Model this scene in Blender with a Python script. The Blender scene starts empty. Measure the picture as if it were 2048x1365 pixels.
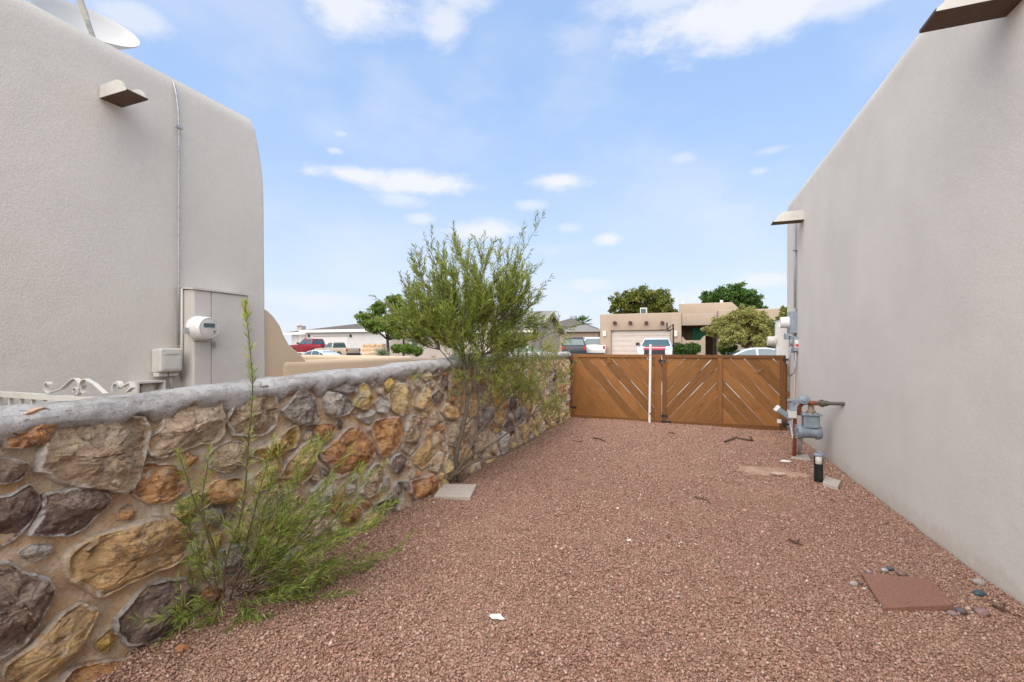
import bpy, bmesh, math, random
import numpy as np
from mathutils import Vector, Matrix, noise as mnoise
R=random.Random(7); NR=np.random.default_rng(7)
S=bpy.context.scene; COL=S.collection
# ---------------------------------------------------------------- camera
TH=math.radians(20.27); ST,CT=math.sin(TH),math.cos(TH); F=910.0; HZ=695.0; CH=1.5
cd=bpy.data.cameras.new('camera'); cam=bpy.data.objects.new('camera',cd); COL.objects.link(cam)
cam.location=(0,0,CH); cam.rotation_euler=(math.pi/2,0,TH)
cd.sensor_width=36; cd.lens=F/2048*36; cd.shift_y=(HZ-682.5)/2048; cd.clip_start=.05; cd.clip_end=2000
S.camera=cam
# ---------------------------------------------------------------- colour management
S.view_settings.view_transform='Standard'; S.view_settings.look='None'
S.view_settings.exposure=1.55; S.view_settings.gamma=1; S.view_settings.use_curve_mapping=False
# ---------------------------------------------------------------- sun + sky
SUN_EL=math.radians(50); SUN_AZ=math.radians(184)      # clockwise from +Y
ld=bpy.data.lights.new('sun','SUN'); ld.energy=2.3; ld.angle=math.radians(95); ld.color=(1,.93,.84)
sun=bpy.data.objects.new('sun',ld); COL.objects.link(sun)
sdir=Vector((math.sin(SUN_AZ)*math.cos(SUN_EL),math.cos(SUN_AZ)*math.cos(SUN_EL),math.sin(SUN_EL)))
sun.rotation_euler=sdir.to_track_quat('Z','Y').to_euler()
W=bpy.data.worlds.new('World'); S.world=W; W.use_nodes=True
nt=W.node_tree; nt.nodes.clear(); N=nt.nodes; L=nt.links
def setup_world():
    out=N.new('ShaderNodeOutputWorld'); bg=N.new('ShaderNodeBackground'); bg.inputs[1].default_value=.095
    L.new(bg.outputs[0],out.inputs[0])
    sky=N.new('ShaderNodeTexSky'); sky.sky_type='NISHITA'; sky.sun_disc=False
    sky.sun_elevation=SUN_EL; sky.sun_rotation=SUN_AZ; sky.air_density=1.0; sky.dust_density=.6; sky.ozone_density=1.6
    tc=N.new('ShaderNodeTexCoord'); sep=N.new('ShaderNodeSeparateXYZ'); L.new(tc.outputs['Generated'],sep.inputs[0])
    def M(op,a,b=None,c=None,clamp=False):
        n=N.new('ShaderNodeMath'); n.operation=op; n.use_clamp=clamp
        for i,v in enumerate((a,b,c)):
            if v is None: continue
            if isinstance(v,(int,float)): n.inputs[i].default_value=v
            else: L.new(v,n.inputs[i])
        return n.outputs[0]
    az=M('ARCTAN2',sep.outputs[0],sep.outputs[1]); el=M('ARCSINE',sep.outputs[2])
    def noise(scale,detail,rough,stretch=(1,1,1)):
        mp=N.new('ShaderNodeMapping'); L.new(tc.outputs['Generated'],mp.inputs[0]); mp.inputs['Scale'].default_value=stretch
        n=N.new('ShaderNodeTexNoise'); L.new(mp.outputs[0],n.inputs['Vector']); n.inputs['Scale'].default_value=scale
        n.inputs['Detail'].default_value=detail; n.inputs['Roughness'].default_value=rough; return n.outputs['Fac']
    n1=noise(9,6,.55,(1,1,2.2)); n2=noise(3.2,4,.5,(1,1,1.6)); n3=noise(20,7,.65,(1,1,2))
    # cloud bank centres: picture directions turned into azimuth / elevation on the sky dome
    blobs=[(700,35,150,55,.62),(690,12,130,70,.95),(890,45,55,75,.8),(905,-20,90,60,.7),(1520,15,340,85,1.0),(1330,-10,200,50,.7),(1700,-5,200,50,.8),(1160,75,90,50,.35),
           (720,352,125,20,1.0),(830,368,135,30,1.0),(800,400,70,22,.6),(1118,364,88,20,1.0),(1060,410,35,14,.6),(1218,478,32,15,.95),
           (960,462,90,24,.95),(1365,316,38,15,.5),(1515,345,22,12,.45),(1540,302,36,9,.4),(838,437,38,14,.7),(1140,458,32,14,.5),(1000,500,150,16,.35),
           (1520,562,80,20,.8),(1180,570,80,18,.5),(1330,600,200,22,.6),(640,600,140,26,.5),(250,30,120,48,.7),(683,268,18,8,.5),(668,302,22,9,.6),
           (-600,200,300,70,.7),(-1200,330,340,60,.8),(2700,300,300,70,.7),(-300,480,300,40,.6),(2500,540,400,50,.7)]
    acc=None
    warp=M('MULTIPLY',M('SUBTRACT',n1,.5),1.5); warp=M('ADD',warp,M('MULTIPLY',M('SUBTRACT',n3,.5),1.1))
    for (bx,by,wx,wy,st) in blobs:
        a=(bx-1024)/F; b=(HZ-by)/F; d=Vector((-ST+a*CT,CT+a*ST,b)); d2=math.hypot(d.x,d.y)
        a0=math.atan2(d.x,d.y); e0=math.atan2(b,d2)
        c2=1/(1+a*a); wa=wx/F*c2; we=wy/F*math.cos(e0)**2/d2
        u=M('MULTIPLY',M('SUBTRACT',az,a0),1/wa); v=M('MULTIPLY',M('SUBTRACT',el,e0),1/we)
        r=M('SQRT',M('ADD',M('MULTIPLY',u,u),M('MULTIPLY',v,v)))
        q=M('ADD',M('SUBTRACT',1.0,r),warp)
        mr=N.new('ShaderNodeMapRange'); mr.interpolation_type='SMOOTHSTEP'; L.new(q,mr.inputs[0])
        mr.inputs[1].default_value=-.2; mr.inputs[2].default_value=.8; mr.inputs[4].default_value=st
        acc=mr.outputs[0] if acc is None else M('MAXIMUM',acc,mr.outputs[0])
    # thin high veil everywhere, all round the dome
    mr=N.new('ShaderNodeMapRange'); mr.interpolation_type='SMOOTHSTEP'; L.new(M('ADD',n2,M('MULTIPLY',n1,.25)),mr.inputs[0])
    mr.inputs[1].default_value=.52; mr.inputs[2].default_value=.95; mr.inputs[4].default_value=.45
    acc=M('MAXIMUM',acc,mr.outputs[0])
    # low haze whitening towards the horizon, the same all round
    hz=N.new('ShaderNodeMapRange'); L.new(el,hz.inputs[0]); hz.inputs[1].default_value=.0; hz.inputs[2].default_value=.62
    hz.inputs[3].default_value=1; hz.inputs[4].default_value=0
    hzp=M('POWER',hz.outputs[0],2.1,clamp=True)
    def mix(f,a,bc):
        m=N.new('ShaderNodeMix'); m.data_type='RGBA'
        if isinstance(f,float): m.inputs[0].default_value=f
        else: L.new(f,m.inputs[0])
        for i,v in ((6,a),(7,bc)):
            if isinstance(v,tuple): m.inputs[i].default_value=(*v,1)
            else: L.new(v,m.inputs[i])
        return m.outputs[2]
    c0=mix(.75,sky.outputs[0],(1.50,2.22,3.58))
    c1=mix(M('MULTIPLY',hzp,.93),c0,(2.95,3.15,3.5))
    c2_=mix(M('MULTIPLY',acc,.92),c1,(3.35,3.4,3.6))
    L.new(c2_,bg.inputs[0])
setup_world()
# ---------------------------------------------------------------- helpers
OFF={}
def tag(o,label=None,cat=None,group=None,kind=None):
    if label: o['label']=label
    if cat: o['category']=cat
    if group: o['group']=group
    if kind: o['kind']=kind
    return o
def thing(name,loc,label,cat,group=None,rz=0):
    o=bpy.data.objects.new(name,None); COL.objects.link(o); o.location=loc; o.rotation_euler=(0,0,rz)
    o.empty_display_size=.1; OFF[o]=Vector(loc); return tag(o,label,cat,group)
def ray(x,y):
    a=(x-1024)/F; b=(HZ-y)/F; return Vector((-ST+a*CT,CT+a*ST,b))
C0=Vector((0,0,CH))
def pX(x,y,X): d=ray(x,y); return C0+d*(X/d.x)
def pY(x,y,Y): d=ray(x,y); return C0+d*(Y/d.y)
def pz(x,y,z=0): d=ray(x,y); return C0+d*((z-CH)/d.z)
def pZ(x,y,Z): return C0+ray(x,y)*Z
def sstep(a,b,x): t=min(1,max(0,(x-a)/(b-a))); return t*t*(3-2*t)
class MB:
    def __init__(s): s.v=[]; s.f=[]; s.attr=None
    def add(s,vs,fs):
        n=len(s.v); s.v+= [tuple(p) for p in vs]; s.f+=[tuple(i+n for i in f) for f in fs]; return s
    def box(s,a,b,M=None):
        x0,y0,z0=a; x1,y1,z1=b
        vs=[(x0,y0,z0),(x1,y0,z0),(x1,y1,z0),(x0,y1,z0),(x0,y0,z1),(x1,y0,z1),(x1,y1,z1),(x0,y1,z1)]
        if M is not None: vs=[M@Vector(p) for p in vs]
        return s.add(vs,[(0,3,2,1),(4,5,6,7),(0,1,5,4),(1,2,6,5),(2,3,7,6),(3,0,4,7)])
    def prism(s,poly,d,fr=None):
        """poly: 3D points; d: offset vector"""
        n=len(poly); d=Vector(d); vs=[Vector(p) for p in poly]+[Vector(p)+d for p in poly]
        fs=[tuple(range(n))[::-1],tuple(range(n,2*n))]+[(i,(i+1)%n,(i+1)%n+n,i+n) for i in range(n)]
        return s.add(vs,fs)
    def tube(s,pts,r,n=8,cap=True):
        pts=[Vector(p) for p in pts]; rr=r if isinstance(r,(list,tuple)) else [r]*len(pts)
        rings=[]; up=None
        for i,p in enumerate(pts):
            t=(pts[min(i+1,len(pts)-1)]-pts[max(i-1,0)]).normalized()
            if up is None: up=t.orthogonal().normalized()
            up=(up-t*up.dot(t)); up=up.normalized() if up.length>1e-6 else t.orthogonal().normalized()
            w=t.cross(up); rings.append([p+(up*math.cos(2*math.pi*k/n)+w*math.sin(2*math.pi*k/n))*rr[i] for k in range(n)])
        vs=[q for rg in rings for q in rg]; fs=[]
        for i in range(len(pts)-1):
            for k in range(n):
                fs.append((i*n+k,i*n+(k+1)%n,(i+1)*n+(k+1)%n,(i+1)*n+k))
        if cap: fs.append(tuple(range(n))[::-1]); fs.append(tuple((len(pts)-1)*n+k for k in range(n)))
        return s.add(vs,fs)
    def lathe(s,prof,c,axis,n=20):
        """prof: (r, h) along axis from c"""
        ax=Vector(axis).normalized(); u=ax.orthogonal().normalized(); w=ax.cross(u); c=Vector(c)
        vs=[c+ax*h+(u*math.cos(2*math.pi*k/n)+w*math.sin(2*math.pi*k/n))*max(r,1e-5) for r,h in prof for k in range(n)]
        fs=[(i*n+k,i*n+(k+1)%n,(i+1)*n+(k+1)%n,(i+1)*n+k) for i in range(len(prof)-1) for k in range(n)]
        fs+= [tuple(range(n))[::-1],tuple((len(prof)-1)*n+k for k in range(n))]
        return s.add(vs,fs)
    def build(s,name,mat,parent=None,smooth=False,bevel=0,local=False,origin=None,seg=2,attr=None):
        off=Vector((0,0,0))
        if parent is not None and not local: off=OFF[parent]
        o0=Vector(origin) if origin is not None else off
        me=bpy.data.meshes.new(name); me.from_pydata([(p[0]-o0.x,p[1]-o0.y,p[2]-o0.z) for p in s.v],[],s.f); me.update()
        if bevel:
            bm=bmesh.new(); bm.from_mesh(me); bmesh.ops.remove_doubles(bm,verts=bm.verts,dist=1e-5)
            es=[e for e in bm.edges if len(e.link_faces)==2 and e.calc_face_angle(0)>.5]
            bmesh.ops.bevel(bm,geom=es,offset=bevel,segments=seg,profile=.5,affect='EDGES',clamp_overlap=True); bm.to_mesh(me); bm.free()
        if smooth:
            me.polygons.foreach_set('use_smooth',[True]*len(me.polygons))
            if smooth=='auto': me.set_sharp_from_angle(angle=math.radians(40))
        if attr:
            for an,vals in attr.items():
                A=me.attributes.new(an,'FLOAT','POINT'); A.data.foreach_set('value',vals)
        me.materials.append(mat); o=bpy.data.objects.new(name,me); COL.objects.link(o)
        if parent is not None: o.parent=parent
        if origin is not None: o.location=o0-off
        OFF[o]=o0 if parent is not None or origin is not None else Vector((0,0,0))
        if local: OFF[o]=Vector((0,0,0))
        return o
def npmesh(name,V,FA,k,mat,attrs={},smooth=False,parent=None):
    me=bpy.data.meshes.new(name); V=np.asarray(V,np.float32); FA=np.asarray(FA,np.int32)
    if parent is not None: V=V-np.array(OFF[parent],np.float32)
    me.vertices.add(len(V)); me.vertices.foreach_set('co',V.ravel())
    me.loops.add(FA.size); me.loops.foreach_set('vertex_index',FA.ravel())
    nf=len(FA); me.polygons.add(nf); me.polygons.foreach_set('loop_start',np.arange(nf,dtype=np.int32)*k)
    me.polygons.foreach_set('loop_total',np.full(nf,k,np.int32)) if hasattr(me.polygons[0],'loop_total') else None
    me.update(calc_edges=True)
    if smooth: me.polygons.foreach_set('use_smooth',np.ones(nf,bool))
    for an,vals in attrs.items():
        A=me.attributes.new(an,'FLOAT','POINT'); A.data.foreach_set('value',np.asarray(vals,np.float32))
    me.materials.append(mat); o=bpy.data.objects.new(name,me); COL.objects.link(o)
    if parent is not None: o.parent=parent; OFF[o]=OFF[parent]
    return o
# ---------------------------------------------------------------- materials
class MT:
    def __init__(s,name,rough=.8,metal=0,spec=.3):
        m=bpy.data.materials.new(name); m.use_nodes=True; s.m=m; s.n=m.node_tree.nodes; s.l=m.node_tree.links
        s.b=s.n['Principled BSDF']; s.b.inputs['Roughness'].default_value=rough; s.b.inputs['Metallic'].default_value=metal
        s.b.inputs['Specular IOR Level'].default_value=spec; s.last=None
        s.tc=s.n.new('ShaderNodeNewGeometry').outputs['Position']
    def objco(s): s.tc=s.n.new('ShaderNodeTexCoord').outputs['Object']; return s
    def noise(s,scale,detail=4,rough=.6,stretch=None,dist=0):
        v=s.tc
        if stretch:
            mp=s.n.new('ShaderNodeMapping'); s.l.new(v,mp.inputs[0]); mp.inputs['Scale'].default_value=stretch; v=mp.outputs[0]
        n=s.n.new('ShaderNodeTexNoise'); s.l.new(v,n.inputs['Vector']); n.inputs['Scale'].default_value=scale
        n.inputs['Detail'].default_value=detail; n.inputs['Roughness'].default_value=rough; n.inputs['Distortion'].default_value=dist
        return n.outputs['Fac']
    def voro(s,scale,feat='F1',out='Distance'):
        n=s.n.new('ShaderNodeTexVoronoi'); s.l.new(s.tc,n.inputs['Vector']); n.inputs['Scale'].default_value=scale; n.feature=feat
        return n.outputs[out]
    def attr(s,a):
        n=s.n.new('ShaderNodeAttribute'); n.attribute_name=a; return n.outputs['Fac']
    def objrand(s): return s.n.new('ShaderNodeObjectInfo').outputs['Random']
    def math(s,op,a,b=0,clamp=False):
        n=s.n.new('ShaderNodeMath'); n.operation=op; n.use_clamp=clamp
        for i,v in enumerate((a,b)):
            if isinstance(v,(int,float)): n.inputs[i].default_value=v
            else: s.l.new(v,n.inputs[i])
        return n.outputs[0]
    def ramp(s,f,stops):
        n=s.n.new('ShaderNodeValToRGB'); s.l.new(f,n.inputs[0]); e=n.color_ramp.elements
        while len(e)<len(stops): e.new(.5)
        for k,(p,c) in enumerate(stops):
            e[k].position=p; e[k].color=(*c,1) if len(c)==3 else c
        return n.outputs[0]
    def rng(s,f,a,b,c=0,d=1):
        n=s.n.new('ShaderNodeMapRange'); n.interpolation_type='SMOOTHSTEP'; s.l.new(f,n.inputs[0])
        for i,v in zip((1,2,3,4),(a,b,c,d)): n.inputs[i].default_value=v
        return n.outputs[0]
    def mix(s,f,a,b,mode='MIX'):
        n=s.n.new('ShaderNodeMix'); n.data_type='RGBA'; n.blend_type=mode
        if isinstance(f,(int,float)): n.inputs[0].default_value=f
        else: s.l.new(f,n.inputs[0])
        for i,v in ((6,a),(7,b)):
            if isinstance(v,tuple): n.inputs[i].default_value=(*v,1)
            else: s.l.new(v,n.inputs[i])
        return n.outputs[2]
    def col(s,c):
        if isinstance(c,tuple): s.b.inputs['Base Color'].default_value=(*c,1)
        else: s.l.new(c,s.b.inputs['Base Color'])
        return s
    def bump(s,h,dist,strength=1):
        n=s.n.new('ShaderNodeBump'); s.l.new(h,n.inputs['Height']); n.inputs['Distance'].default_value=dist; n.inputs['Strength'].default_value=strength
        if s.last is not None: s.l.new(s.last,n.inputs['Normal'])
        s.last=n.outputs[0]; s.l.new(s.last,s.b.inputs['Normal']); return s
def simple(name,c,rough=.6,metal=0,spec=.4,var=.12,scale=30,bump=0):
    m=MT(name,rough,metal,spec); n=m.noise(scale,4)
    m.col(m.mix(m.rng(n,.3,.7),tuple(x*(1-var) for x in c),tuple(min(1,x*(1+var)) for x in c)))
    if bump: m.bump(m.noise(scale*4,3),bump)
    return m.m
def stucco(name,c,d=.05,bs=70):
    m=MT(name,.92,0,.15)
    n=m.noise(.9,5,.55); n2=m.noise(55,3,.6); n3=m.noise(2.2,6,.6,(1,1,.35))
    a=m.mix(m.rng(n,.3,.7),tuple(x*(1-d) for x in c),tuple(x*(1+d) for x in c))
    a=m.mix(m.rng(n3,.55,.8,0,.25),a,tuple(x*.86 for x in c))
    a=m.mix(m.rng(n2,.35,.65,0,.16),a,tuple(x*.72 for x in c))
    sx=m.n.new('ShaderNodeSeparateXYZ'); m.l.new(m.tc,sx.inputs[0]); zz=m.math('ADD',sx.outputs[2],m.math('MULTIPLY',m.math('SUBTRACT',m.noise(7,6,.7),.5),.35)); a=m.mix(m.rng(zz,.03,.18,.35,0),a,tuple(x*y for x,y in zip(c,(.72,.60,.50)))); m.col(a); m.bump(m.noise(bs,3,.65),.004,.55); m.bump(m.noise(3,3,.5),.02,.35); return m.m
M={}
M['stucco_l']=stucco('stucco_warm_grey',(.635,.59,.52)); M['stucco_r']=stucco('stucco_grey',(.64,.595,.525))
M['tan']=stucco('stucco_tan',(.60,.46,.31)); M['tan2']=stucco('stucco_far_tan',(.34,.265,.20)); M['white_st']=stucco('stucco_white',(.52,.50,.475)); M['mauve']=stucco('stucco_mauve',(.44,.385,.35))
M['greyish']=simple('painted_metal_grey',(.54,.505,.455),.45,0,.4,.04,8)
M['cream']=simple('cream_plastic',(.52,.50,.45),.5,0,.4,.05,14); M['white']=simple('white_plastic',(.70,.69,.66),.4,0,.5,.05,20)
M['pipegrey']=simple('galvanised_pipe',(.36,.37,.37),.45,.3,.5,.15,30)
M['bluegrey']=simple('gas_meter_grey',(.20,.235,.27),.5,.1,.4,.12,14,.0008)
M['boxgrey']=simple('box_grey',(.27,.31,.35),.5,.2,.4,.1,14)
M['glass']=simple('dark_glass',(.05,.09,.10),.08,0,.8,.1,5); M['dark']=simple('dark_plastic',(.018,.018,.02),.5,0,.4,.2,20)
M['darkpipe']=simple('black_pipe',(.012,.013,.014),.35,0,.5,.3,30)
M['rustp']=simple('rusty_pipe',(.22,.075,.035),.7,.1,.3,.45,60,.001); M['brownp']=simple('weathered_pipe',(.13,.11,.09),.7,.2,.3,.6,70,.001)
M['canale_u']=simple('rusted_brown_metal',(.10,.06,.036),.7,0,.3,.12,12)
M['brick']=simple('clay_brick',(.34,.155,.10),.9,0,.2,.22,60,.002); M['paver']=simple('concrete_paver',(.40,.34,.29),.9,0,.2,.14,60,.0015)
M['redpaver']=simple('red_paver',(.26,.135,.095),.95,0,.1,.22,110,.005)
M['shingle']=simple('roof_shingle',(.115,.10,.09),.95,0,.1,.25,8); M['shingle2']=simple('roof_shingle_grey',(.20,.19,.175),.95,0,.1,.2,8)
M['bark_dark']=simple('dark_bark',(.07,.05,.035),.9,0,.1,.3,20)
M['bark']=simple('bark',(.12,.095,.072),.9,0,.15,.35,60,.003); M['twig']=simple('twig',(.10,.06,.045),.8,0,.2,.3,60)
M['stick']=simple('dry_stick',(.09,.055,.04),.9,0,.1,.3,80)
M['tyre']=simple('tyre_rubber',(.015,.015,.015),.8,0,.2,.2,20); M['rim']=simple('wheel_rim',(.35,.35,.36),.35,.8,.5,.1,10)
M['plank']=simple('old_plank',(.30,.17,.10),.85,0,.2,.25,30,.001)
def wood(name,c1,c2,c3):
    m=MT(name,.62,0,.3).objco(); r=m.objrand()
    cmb=m.n.new('ShaderNodeCombineXYZ'); m.l.new(m.math('MULTIPLY',r,37),cmb.inputs[0]); m.l.new(m.math('MULTIPLY',r,91),cmb.inputs[2])
    add=m.n.new('ShaderNodeVectorMath'); m.l.new(m.tc,add.inputs[0]); m.l.new(cmb.outputs[0],add.inputs[1]); m.tc=add.outputs[0]
    g=m.noise(6,6,.65,(.6,8,14),.6); k=m.voro(5.5); 
    a=m.ramp(g,[(.25,c1),(.5,c2),(.78,c3)])
    a=m.mix(m.rng(k,.02,.07,.75,0),a,tuple(x*.35 for x in c1))
    a=m.mix(m.rng(m.noise(2.5,4),.5,.75,0,.4),a,tuple(x*.7 for x in c1))
    hs=m.n.new('ShaderNodeHueSaturation'); m.l.new(a,hs.inputs['Color']); m.l.new(m.rng(r,0,1,.78,1.18),hs.inputs['Value'])
    m.col(hs.outputs[0]); m.bump(g,.002,.6); return m.m
M['gate']=wood('stained_cedar',(.13,.052,.015),(.235,.10,.026),(.32,.145,.042)); M['gateframe']=wood('stained_frame',(.12,.045,.013),(.19,.077,.022),(.24,.105,.032))
def stone_mat(name,stops,rimc,rimw,speck,sc=9):
    m=MT(name,.88,0,.25)
    n=m.noise(sc*1.3,10,.8,(1,.8,1.3),.3); 
    rr=m.objrand(); a=m.ramp(m.math('ADD',n,m.math('MULTIPLY',m.math('SUBTRACT',rr,.5),.18)),stops)
    v=m.voro(38); v2=m.noise(75,6,.85)
    a=m.mix(m.rng(v2,.54,.62,0,speck),a,(.62,.56,.48))
    a=m.mix(m.rng(m.noise(30,9,.85,(1,.6,1.5),.4),.52,.57,0,.65),a,(.085,.06,.05)); a=m.mix(m.rng(m.noise(7,6,.75,None,1),.53,.63,0,.55),a,(.44,.36,.28))
    rim=m.attr('rim'); rn=m.math('ADD',rim,m.math('MULTIPLY',m.math('SUBTRACT',m.noise(11,7,.8,None,.8),.5),3.2))
    a=m.mix(m.rng(rn,.6,.95,0,rimw),a,rimc)
    a=m.mix(m.rng(m.noise(13,9,.8,(1,.7,1.3),.5),.56,.66,0,.5),a,(.66,.58,.47))
    hs=m.n.new('ShaderNodeHueSaturation'); m.l.new(a,hs.inputs['Color']); hs.inputs['Saturation'].default_value=.93; hs.inputs['Value'].default_value=1.18; a=hs.outputs[0]
    m.col(a); m.bump(m.noise(18,9,.8,(1,.6,1.4),1.0),.05,1.0); m.bump(m.noise(110,5,.8),.010,.9); return m.m
RW=(.64,.60,.55)
STM={'purple':stone_mat('stone_purple',[(.3,(0.099,0.062,0.050)),(.5,(0.224,0.149,0.116)),(.7,(0.436,0.322,0.231))],RW,.9,.35),
 'dark':stone_mat('stone_dark',[(.3,(0.073,0.047,0.037)),(.5,(0.158,0.105,0.083)),(.75,(0.290,0.205,0.160))],RW,.7,.3),
 'greybrown':stone_mat('stone_greybrown',[(.3,(0.165,0.109,0.069)),(.48,(0.463,0.310,0.186)),(.7,(0.700,0.557,0.344))],RW,.75,.7,14),
 'grey':stone_mat('stone_grey',[(.3,(.17,.135,.11)),(.5,(.33,.275,.23)),(.7,(.50,.43,.36))],RW,.75,.35),
 'rust':stone_mat('stone_rust',[(.3,(0.181,0.077,0.035)),(.48,(0.594,0.256,0.069)),(.6,(0.700,0.403,0.151)),(.75,(0.700,0.589,0.344))],RW,.5,.5,12),
 'orange':stone_mat('stone_orange',[(.3,(0.362,0.170,0.041)),(.48,(0.700,0.450,0.083)),(.7,(0.700,0.620,0.275))],RW,.45,.35,10),
 'ochre':stone_mat('stone_ochre',[(.3,(0.330,0.186,0.083)),(.47,(0.700,0.426,0.165)),(.65,(0.700,0.557,0.275)),(.8,(0.700,0.620,0.413))],RW,.5,.4,8),
 'peach':stone_mat('stone_peach',[(.3,(.42,.29,.18)),(.5,(.66,.49,.33)),(.75,(.72,.58,.43))],RW,.5,.3,8),
 'white':stone_mat('stone_white',[(.3,(.40,.34,.28)),(.5,(.60,.54,.46)),(.75,(.70,.66,.59))],RW,.6,.3)}
def mortar_mat():
    m=MT('mortar_tan',.95,0,.1); sx=m.n.new('ShaderNodeSeparateXYZ'); m.l.new(m.tc,sx.inputs[0])
    n=m.noise(4.2,8,.72,None,.8); a=m.ramp(n,[(.3,(.44,.23,.09)),(.43,(.55,.37,.22)),(.54,(.58,.46,.34)),(.66,(.68,.62,.55))])
    a=m.mix(m.rng(m.noise(14,6,.7),.5,.75,0,.5),a,(.34,.235,.14)); a=m.mix(m.rng(m.noise(60,3,.7),.58,.7,0,.4),a,(.16,.12,.09))
    m.col(a); m.bump(m.noise(14,8,.75,None,.6),.035,.9); m.bump(m.noise(130,3,.7),.005,.9); return m.m
M['mortar']=mortar_mat()
def cap_mat():
    m=MT('limewashed_cap',.95,0,.1); n=m.noise(6,7,.65,(1,.7,1.4),.4)
    a=m.ramp(n,[(.3,(.24,.21,.18)),(.40,(.42,.395,.37)),(.52,(.55,.53,.51)),(.75,(.65,.635,.615))])
    a=m.mix(m.rng(m.noise(45,5,.75,(1,.6,1.5)),.57,.66,0,.75),a,(.13,.11,.10))
    a=m.mix(m.rng(m.noise(9,8,.75,None,1),.58,.70,0,.65),a,(.25,.21,.18)); m.col(a); m.bump(m.noise(18,9,.78,None,.5),.04,1); m.bump(m.noise(90,4,.75),.008,.9); return m.m
M['cap']=cap_mat()
def leaf_mat(name,cs,trans=.25,rough=.5):
    m=MT(name,rough,0,.35); v=m.attr('v')
    a=m.ramp(v,cs); m.col(a)
    tr=m.n.new('ShaderNodeBsdfTranslucent'); m.l.new(a,tr.inputs[0]); mx=m.n.new('ShaderNodeMixShader'); mx.inputs[0].default_value=trans
    out=m.n['Material Output']; m.l.new(m.b.outputs[0],mx.inputs[1]); m.l.new(tr.outputs[0],mx.inputs[2]); m.l.new(mx.outputs[0],out.inputs[0]); return m.m
M['leaf_bush']=leaf_mat('willow_leaf',[(0,(.08,.12,.025)),(.5,(.25,.31,.05)),(.85,(.40,.42,.09)),(1,(.5,.40,.14))],.42)
M['leaf_low']=leaf_mat('shrub_leaf',[(0,(.07,.12,.02)),(.5,(.20,.29,.04)),(.85,(.37,.43,.08)),(1,(.55,.52,.24))],.42)
M['leaf_tree']=leaf_mat('tree_leaf',[(0,(.05,.09,.012)),(.5,(.12,.19,.02)),(.9,(.20,.27,.03)),(1,(.3,.24,.05))],.25)
M['leaf_dark']=leaf_mat('dark_tree_leaf',[(0,(.025,.06,.014)),(.5,(.065,.14,.02)),(1,(.14,.22,.035))],.25)
M['leaf_autumn']=leaf_mat('turning_leaf',[(0,(.045,.07,.012)),(.5,(.15,.18,.025)),(.8,(.27,.25,.04)),(1,(.38,.22,.06))],.25)
M['leaf_olive']=leaf_mat('olive_leaf',[(0,(.13,.13,.035)),(.5,(.28,.27,.07)),(1,(.45,.40,.14))],.25)
M['agave']=leaf_mat('agave_leaf',[(0,(.12,.16,.09)),(1,(.30,.34,.2))],.1)
# ---------------------------------------------------------------- ground
def g(x,y):
    near=sstep(5.0,2.0,y) if y<5 else 0
    h=.012-.014*x+.018*near*abs(x)/2+.02*math.exp(-abs(x+2.3)/.22)*sstep(7,2,y)+.02*math.exp(-abs(x-1.85)/.2)
    h+=.018*mnoise.noise(Vector((x*.9,y*.9,3)))+.008*mnoise.noise(Vector((x*3,y*3,7)))
    return h
def terr(x,y): return -.06+.66*sstep(13,36,y)
def sheet(name,x0,x1,y0,y1,nx,ny,hf,mat,dz=0):
    vs=[];fs=[]
    for j in range(ny+1):
        for i in range(nx+1):
            x=x0+(x1-x0)*i/nx; y=y0+(y1-y0)*j/ny; vs.append((x,y,hf(x,y)+dz))
    for j in range(ny):
        for i in range(nx): a=j*(nx+1)+i; fs.append((a,a+1,a+nx+2,a+nx+1))
    b=MB(); b.add(vs,fs); return tag(b.build(name,mat,smooth=True),kind='structure')
gm=MT('dry_ground',.95,0,.1); gm.col(gm.mix(gm.rng(gm.noise(.6,6),.3,.7),(.30,.22,.16),(.38,.29,.22))); gm.bump(gm.noise(20,5),.02)
sheet('ground',-600,600,-500,900,12,200,lambda x,y: terr(x,y)-.06,gm.m)
gp=MT('red_gravel_bed',.95,0,.1)
vc=gp.voro(62,out='Color'); sp=gp.n.new('ShaderNodeSeparateColor'); gp.l.new(vc,sp.inputs[0])
a=gp.ramp(sp.outputs[0],[(0,(.10,.052,.034)),(.3,(.23,.122,.078)),(.7,(.31,.178,.12)),(1,(.40,.29,.21))])
a=gp.mix(gp.rng(gp.noise(1.6,5),.45,.7,0,.5),a,(.33,.22,.17))
gp.col(a); gp.bump(gp.voro(62),.01,.9)
sheet('gravel_path',-2.75,1.84,-2.5,9.45,46,110,g,gp.m,0)
sheet('gravel_drive',-6,6,9.6,15,12,8,lambda x,y:terr(x,y)+.03,gp.m)
rm=simple('asphalt',(.055,.054,.053),.95,0,.2,.15,4); km=simple('concrete',(.36,.34,.31),.9,0,.2,.1,5)
sheet('street',-90,60,19,28,20,8,lambda x,y:terr(x,y)-.02,rm)
sheet('pavement',-90,60,15.2,18.85,20,4,lambda x,y:terr(x,y)+.02,km)
sheet('driveway',-1.5,10,28.2,36,8,8,lambda x,y:terr(x,y)+.0,km)
sheet('side_street',-60,-9,46,49.5,10,6,lambda x,y:terr(x,y)+.0,rm)
kb=MB(); kb.box((-90,18.86,-.3),(60,19.0,terr(0,19)+.09)); tag(kb.build('kerb',km),kind='structure')
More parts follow.
